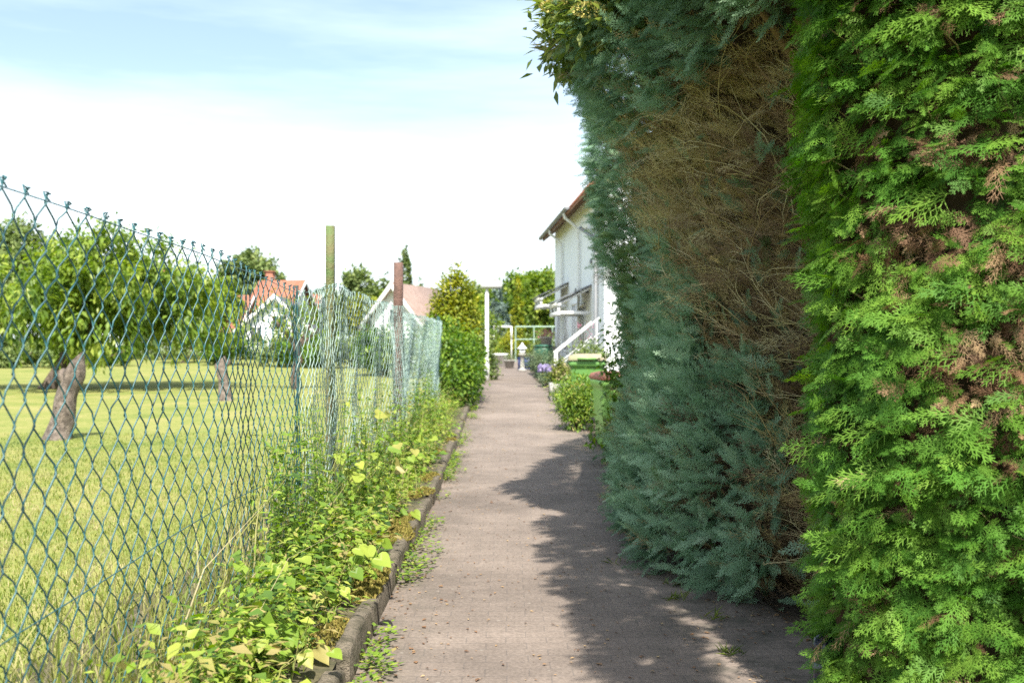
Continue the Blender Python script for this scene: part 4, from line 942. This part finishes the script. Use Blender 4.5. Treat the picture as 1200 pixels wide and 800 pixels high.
mb = MB(); mb.lathe([(0,0),(.16,0),(.16,.06),(.08,.1),(.07,.55),(.15,.6),(.15,.64),(0,.64)],(0,0,0),12); mb.build('pedestal', M['stone'], gl)
mb = MB(); mb.box((0,0,.74),(.2,.2,.2)); mb.lathe([(.19,.84),(.05,.98),(.03,1.04),(0,1.06)],(0,0,0),8); mb.build('lamp_house', M['white'], gl)

# ------------------------------------------------------------------ bins and planting on the right of the path
def wheelie(x, y, z, rz, body, lid, label):
    root = thing('wheelie_bin', (x,y,z), label, 'wheelie bin', None, rz)
    mb = MB(); n = 9
    def ring(w, d, zz, r=.05, yo=0):
        P = []
        for cx,cy,a0 in ((w/2-r,d/2-r,0),(-w/2+r,d/2-r,90),(-w/2+r,-d/2+r,180),(w/2-r,-d/2+r,270)):
            for a in (0,30,60,90): P.append([cx+r*math.cos(R(a0+a)), cy+r*math.sin(R(a0+a))+yo, zz])
        return P
    rings = [ring(.44,.50,.06),ring(.46,.54,.12),ring(.53,.64,.80),ring(.54,.66,.86),ring(.59,.72,.87),ring(.59,.72,.95),ring(.57,.70,.955)]
    V = np.vstack(rings); m = 16; i = np.arange(len(rings)-1)[:,None]*m; j = np.arange(m)[None,:]; k = (j+1)%m
    mb.add(V, np.stack([i+j,i+k,i+m+k,i+m+j],-1).reshape(-1,4)); mb.add(np.vstack([V[:m],V[:m].mean(0)[None]]), np.array([[(q+1)%m,q,m] for q in range(m)]))
    for q in (-.14,0,.14): mb.box((q,-.30,.5),(.03,.03,.5))
    mb.build('body', M[body], root)
    mb = MB(); rr = [ring(.61,.76,.957),ring(.62,.77,.99),ring(.58,.72,1.035,.08),ring(.40,.5,1.06,.08)]
    V = np.vstack(rr); i = np.arange(3)[:,None]*m; mb.add(V, np.stack([i+j,i+k,i+m+k,i+m+j],-1).reshape(-1,4)); mb.add(np.vstack([V[-m:],V[-m:].mean(0)[None]+[0,0,.004]]), np.array([[q,(q+1)%m,m] for q in range(m)]))
    ld = mb.build('lid', M[lid], root); mb = MB(); mb.box((0,-.395,.985),(.3,.05,.03)); mb.build('lid_grip', M[body], ld)
    mb = MB(); mb.tube([[-.25,.36,.93],[-.25,.43,1.0],[.25,.43,1.0],[.25,.36,.93]],.016,8); mb.build('handle', M[body], root, smooth=True)
    for s_ in (-1,1):
        mb = MB(); a = np.linspace(0,2*math.pi,17)[:-1]
        mb.tube([[s_*.22,.28,.10],[s_*.29,.28,.10]],.10,16); wh = mb.build('wheel', M['dark'], root); mb = MB(); mb.tube([[s_*.292,.28,.10],[s_*.297,.28,.10]],.05,12); mb.build('hub', M['gutter'], wh)
    return root
wheelie(1.27, 16.6, .24, R(-6), 'bin', 'bin_lid', 'green wheelie bin with dirty brownish lid behind the ferny weeds')
wheelie(1.46, 14.0, .03, R(8), 'bin_lime', 'bin_red', 'lime green wheelie bin with red brown lid mostly hidden by the hedge')
def shrub(name, x, y, w, h, mat, label, n=1600, size=.07, z=None, T=KITE, cat='plant', spread=.06, flower=None):
    z0 = float(g(y))+.02 if z is None else z
    root = thing(name, (x,y,z0), label, cat)
    bl = rand_blobs((x,y,z0+h*.45),(w*.32,w*.32,h*.28),8,min(w,h)*.25,1.1)
    crown(root, bl, n, size, M[mat], spread, 9, T, .1, 'foliage')
    mb = MB()
    for b in bl[:5]: mb.tube([[x+rng.normal()*.04,y+rng.normal()*.04,z0-.06],b[:3]],[.012,.004],5)
    mb.build('stem', M['bark'], root, loc=root.location)
    if flower:
        mb = MB(); n2 = 300 if flower == 'lavender' else 40; t = rng.uniform(0,6.28,n2); P = np.stack([x+np.cos(t)*w*.35*rng.uniform(0,1,n2),y+np.sin(t)*w*.35*rng.uniform(0,1,n2),z0+h*rng.uniform(.8,1.15,n2)],1)
        mb.inst(KITE,KITE_F,P,np.array([0,0,1.])+unit(n2)*.3,unit(n2),rng.uniform(.06,.1,n2)*(1 if flower == 'lavender' else .5),rng.uniform(0,1,n2)); mb.build('flower', M[flower], root, loc=root.location)
    return root
shrub('fern_weed', X(677,16.2), 15.6, .85, 1.0, 'weed', 'bright feathery weeds in front of the green wheelie bin', 4200, .07, T=LANCE)
shrub('fern_weed', X(664,18.5), 18.2, .7, .65, 'weed', 'low yellow green weeds left of the green wheelie bin', 2200, .06, T=LANCE)
shrub('sage_bush', X(634,27), 27, .95, 1.05, 'leaf_sage', 'grey green sage bush beside the crest of the path', 2600, .07, T=LANCE)
shrub('lavender', X(641,23.2), 23.2, .6, .38, 'leaf_sage', 'low lavender with purple flowers at the right path edge', 1200, .06, T=LANCE, flower='lavender')
shrub('grass_tuft', X(660,22.3), 22.3, .6, .75, 'grass', 'pale ornamental grass beside the stone planter', 1500, .10, T=LANCE)
shrub('rose_bush', X(690,23.6), 23.8, 1.1, 1.25, 'leaf_far', 'dark leafy bush with red flowers under the handrails', 2600, .07, flower='pink')
bx = thing('stone_planter', (X(655,20.4),20.4,zb(20.4)), 'pale stone trough on the right edge of the path', 'planter')
mb = MB()
for c,s_ in (((0,0,.03),(.36,.9,.12)),((-.155,0,.2),(.06,.9,.24)),((.155,0,.2),(.06,.9,.24)),((0,-.42,.2),(.25,.06,.24)),((0,.42,.2),(.25,.06,.24))): mb.box(c,s_)
mb.build('trough', M['stone'], bx)
mb = MB(); n = 240; P = rng.uniform(-1,1,(n,3))*[.11,.36,.06]+[0,0,.30]; leaves(mb,P,unit(n),rng.uniform(.05,.09,n),rng.uniform(0,1,n)); mb.build('foliage', M['weed'], bx)

# ------------------------------------------------------------------ weeds, grass and litter (nobody could count these)
def blades(n, xs, ys, hmin, hmax, w, zf, dens=None):
    x = rng.uniform(*xs, n); y = ys[0]+(ys[1]-ys[0])*rng.uniform(0,1,n)**1.6
    if dens is not None:
        k = rng.uniform(size=n) < dens(x,y); x, y = x[k], y[k]
    n = len(x); h = rng.uniform(hmin,hmax,n); a = rng.uniform(0,6.28,n); ln = rng.normal(size=(n,2))*.45
    z = zf(x,y); s_ = np.stack([np.cos(a),np.sin(a)],1)*w/2*rng.uniform(.6,1.4,n)[:,None]
    V = np.zeros((n,5,3)); V[:,0,:2] = np.stack([x,y],1)-s_; V[:,1,:2] = np.stack([x,y],1)+s_
    md = np.stack([x,y],1)+ln*h[:,None]*.35; V[:,2,:2] = md+s_*.75; V[:,3,:2] = md-s_*.75; V[:,4,:2] = np.stack([x,y],1)+ln*h[:,None]
    V[:,0,2] = V[:,1,2] = z-.005; V[:,2,2] = V[:,3,2] = z+h*.6; V[:,4,2] = z+h*rng.uniform(.75,1,n)
    return V, n
def add_blades(mb, V, n, tint):
    b = (np.arange(n)*5)[:,None]
    s_n = mb.n; mb.add(V.reshape(-1,3), b+np.array([[0,1,2,3]]), np.repeat(tint,5))
    mb.F[3].append(b+np.array([[3,2,4]])+s_n)
mb = MB()
def lz(x,y): return lawn_z(y)+.012*vnoise(np.stack([x,y,0*x],1),1.3,4)
V, n = blades(260000, (-9.5,-1.9), (1.2,15), .018,.045, .006, lz, lambda x,y: np.clip((x/y > -.62)*(1.1-y/17),0,1))
pc = np.stack([V[:,0,0],V[:,0,1],0*V[:,0,0]],1)
add_blades(mb, V, n, np.clip(.52+.30*vnoise(pc,.9,91)+.24*vnoise(pc,4,92)+.15*vnoise(pc,11,93)+rng.normal(size=n)*.2,0,1))
tag(mb.build('lawn_grass', M['grass']), 'short dry yellow green grass of the lawn behind the fence', 'grass', kind='stuff')
# low clover-like leaves on the lawn close to the fence
# long grass and weeds between fence and kerb
mb = MB()
def vz(x,y):
    u = np.clip((x+2.0)/(KX(y)-.05+2.0),0,1); return (lawn_z(y)+.01)*(1-u)+(g(y)+.11)*u
V, n = blades(9000, (-1.95,-.85), (2.4,26), .10,.36, .006, vz, lambda x,y: (x > np.interp(y,[4,5,9],[-1.25,-1.32,-1.95]))*.35+.65*np.exp(-((x+1.35)/.25)**2))
add_blades(mb, V, n, np.clip(.6+rng.normal(size=n)*.25,0,1))
V, n = blades(1400, (-1.75,-1.15), (2.6,20), .4,.85, .006, vz)
add_blades(mb, V, n, np.clip(.75+rng.normal(size=n)*.2,0,1))
tag(mb.build('long_grass', M['grass']), 'long seeding grass growing up through the foot of the fence', 'grass', kind='stuff')
mb = MB()
n = 1000; cy = 2.6+24*rng.uniform(0,1,n)**1.5; cx = np.clip(rng.normal(-1.08,.20,n),np.interp(cy,[4.5,6,9],[-1.08,-1.20,-1.8]),np.where(rng.uniform(size=n)<.4,-.86,-.98)); hgt = np.clip(.29+.20*vnoise(np.stack([cx,cy,0*cx],1),1.5,95)+.10*rng.normal(size=n),.04,.65)*np.interp(cx,[-1.9,-1.3,-.95,-.8],[.6,1.2,.75,.35])
for q in range(n):
    m = int(14+22*rng.uniform()); zz = float(vz(np.array([cx[q]]),np.array([cy[q]]))[0]); f = rng.uniform(0.05,1,m)
    off = rng.normal(size=(m,3))*[.055,.06,.01]*(.6+f[:,None]); P = np.array([cx[q],cy[q],zz])+off; P[:,2] = zz+.015+hgt[q]*f
    big = rng.uniform() < .25; size = rng.uniform(.045,.085,m)*(1.0 if big else .56)
    u = np.stack([off[:,0],off[:,1],0*f],1)*8+unit(m)*.3
    t0 = rng.normal()*.24+.02
    lf = rng.uniform() < .4 and not big; mb.inst(LANCE*np.array([1.3,1.2,1]) if lf else KITE*np.array([1,1.25 if big else .8,1]), KITE_F, P, u+unit(m)*.4+np.array([.1,-.1,-.05]), np.array([0,-.15,1.0])+unit(m)*.45, size, np.clip(.52+t0+rng.normal(size=m)*.18+.1*f,0,1))
for q in range(190):                                   # tall leafy stalks leaning on the mesh
    y0 = 5.0+11*rng.uniform()**1.3; x0 = rng.normal(-1.20,.10); hh = rng.uniform(.35,1.0); zz = float(vz(np.array([x0]),np.array([y0]))[0])
    ss = np.linspace(0,1,7); C = np.stack([x0+rng.normal()*.12*ss**2, y0+rng.normal()*.15*ss**2, zz+hh*ss],1); mb.tube(C, np.linspace(.0035,.0012,7), 4, .35, False)
    m = int(hh*34); f = rng.uniform(.12,1,m); P = np.stack([np.interp(f,ss,C[:,k]) for k in range(3)],1); a = rng.uniform(0,6.28,m); kind = q % 3
    ax = np.stack([np.cos(a),np.sin(a),rng.normal(-.1,.4,m)],1)
    mb.inst((LANCE*np.array([1.5,1,1]) if kind == 0 else KITE*np.array([1,1.1,1])), KITE_F, P, ax, np.array([0,-.2,1.])+unit(m)*.35, rng.uniform(.035,.08,m)*(1.25-.6*f), np.clip(.5+rng.normal()*.2+rng.normal(size=m)*.15,0,1))
# little rosettes along the foot of the kerb on the path
n = 190; cy = 3.2+18*rng.uniform(0,1,n)**1.4; cy = cy[np.sin(cy*4.1)+np.sin(cy*1.7+1) > -.5]; n = len(cy)
for q in range(n):
    x0 = float(KX(cy[q]))+.02+abs(rng.normal())*.06; m = int(10+18*rng.uniform()); a = rng.uniform(0,6.28,m); rr = rng.uniform(.0,.09,m)
    P = np.stack([x0+np.cos(a)*rr*.7, cy[q]+np.sin(a)*rr*1.5, float(g(cy[q]))+.012+rng.uniform(0,.07,m)],1)
    mb.inst(KITE,KITE_F,P,np.stack([np.cos(a),np.sin(a),0*a+.25],1),np.array([0,0,1.])+unit(m)*.35,rng.uniform(.025,.05,m),np.clip(.6+rng.normal(size=m)*.2,0,1))
tag(mb.build('verge_weeds', M['weed']), 'low leafy weeds crowding the verge between fence and kerb', 'weeds', kind='stuff')
# moss cushions on the kerb
mb = MB()
for yy in (4.75,4.9,5.5,5.62,5.75,5.9,6.05,7.05,7.2,7.35,7.5,7.65,7.8,7.95,9.1,9.3,10.1,10.3,12.2,13.5):
    x0 = float(KX(yy))-.10+rng.normal()*.03; n = 900; r_ = rng.uniform(.08,.15); t = rng.uniform(0,6.28,n); q = np.sqrt(rng.uniform(0,1,n))
    P = np.stack([x0+np.cos(t)*q*r_*.8, yy+np.sin(t)*q*r_*1.6, float(g(yy))+.125+.03*(1-q**2)],1)
    mb.inst(KITE,KITE_F,P,unit(n)*.6+np.array([0,0,.8]),unit(n),rng.uniform(.012,.024,n),rng.uniform(0,1,n))
tag(mb.build('moss', M['moss']), 'golden brown moss cushions on top of the kerb stones', 'moss', kind='stuff')
# dry leaves, chaff and grit on the paving, thicker along its edges
mb = MB(); n = 3600; yy = 3.5+16*rng.uniform(0,1,n)**1.5; u = np.where(rng.uniform(size=n)<.35, rng.beta(.5,3,n), 1-rng.beta(.6,3,n)); u = np.where(rng.uniform(size=n)<.12, rng.uniform(size=n), u)
xx = KX(yy)+.02+u*(RX(yy)-KX(yy)); P = np.stack([xx,yy,g(yy)+.009+rng.uniform(0,.004,n)],1); a = rng.uniform(0,6.28,n)
mb.inst(KITE,KITE_F,P,np.stack([np.cos(a),np.sin(a),0*a],1),np.array([0,0,1.])+unit(n)*.25,rng.uniform(.008,.03,n)*np.where(rng.uniform(size=n)<.1,1.6,1),np.clip(rng.normal(.55,.3,n),0,1))
tag(mb.build('leaf_litter', M['thuja_dead']), 'dry brown leaf scraps strewn along the paving edges', 'leaf litter', kind='stuff')
# grass tufts in the shaded paving joints
mb = MB()
for (tx,ty,m) in ((.98,5.95,26),(.72,6.9,9),(1.05,4.9,22),(1.1,6.6,22),(.95,7.7,14),(.9,9.5,12),(1.0,6.3,12),(1.12,5.5,16)):
    a = rng.uniform(0,6.28,m); P = np.stack([tx+rng.normal(size=m)*.03,ty+rng.normal(size=m)*.03,0*a+g(ty)+.006],1)
    mb.inst(LANCE*np.array([1,.25,1]),KITE_F,P,np.stack([np.cos(a),np.sin(a),rng.uniform(.2,1.6,m)],1),np.array([0,0,1.])+unit(m)*.3,rng.uniform(.03,.10,m),rng.uniform(.1,.6,m))
tag(mb.build('joint_grass', M['grass']), 'thin grass tufts sprouting from the shaded paving joints', 'grass', kind='stuff')

# bindweed with big heart shaped leaves climbing the fence foot
def bindweed(base, pts, label, size):
    base = np.array(base, float); root = thing('bindweed', base, label, 'climbing plant', 'heart leaved climbers on the verge')
    P = np.array(pts); n = len(P); mb = MB()
    o_ = P-base; u = o_.copy(); u[:,2] *= .2; u /= np.linalg.norm(u,axis=1)[:,None]+1e-6
    ax = u*.5+np.array([.25,-.35,-.55])+unit(n)*.35; nrm = np.array([.15,-.75,.75])+unit(n)*.3
    mb.inst(HEART,HEART_F,P,ax,nrm,size*rng.uniform(.75,1.2,n),np.clip(.72+rng.normal(size=n)*.16,0,1))
    mb.build('foliage', M['weed'], root, loc=base)
    mb = MB()
    for p in P[::2]:
        m_ = .5*(base+p)+rng.normal(size=3)*.05; mb.tube([base+rng.normal(size=3)*[.03,.03,0],m_,p],[.004,.003,.0015],4,cap=False)
    mb.build('stem', M['weed'], root, loc=base)
def around(lst, d, extra, sp):
    P = [at(a,b,d+rng.normal()*.15) for a,b in lst]
    for k in range(extra): P.append(P[rng.integers(len(lst))]+rng.normal(size=3)*sp)
    return P
bindweed((-1.02,7.7,.16), around([(440,485),(437,530),(463,540),(410,572),(428,500),(420,555),(455,575),(400,540)],7.6,10,[.09,.1,.10]), 'tall bindweed climbing beside the mossy green post', .10)
bindweed((-.93,5.6,.15), around([(403,690),(415,668),(392,700),(430,640),(380,720),(440,655)],5.5,14,[.08,.12,.05]), 'bindweed with yellow green leaves lying towards the mossy kerb', .085)
bindweed((-1.05,4.5,.15), around([(345,745),(355,765),(330,775),(300,770),(372,760),(320,740),(350,790)],4.5,16,[.08,.12,.05]), 'large leaved bindweed in the near verge at the bottom of the fence', .085)
bindweed((-1.28,5.3,.15), around([(295,723),(280,775),(312,690),(325,660)],5.0,6,[.07,.1,.07]), 'bindweed shoot with single pale leaves inside the near fence panel', .09)
bindweed((-1.0,10.5,.15), around([(470,520),(482,505),(463,505),(490,535),(478,545)],10.3,14,[.12,.2,.10]), 'leafy climber at the foot of the rusty brown post', .09)
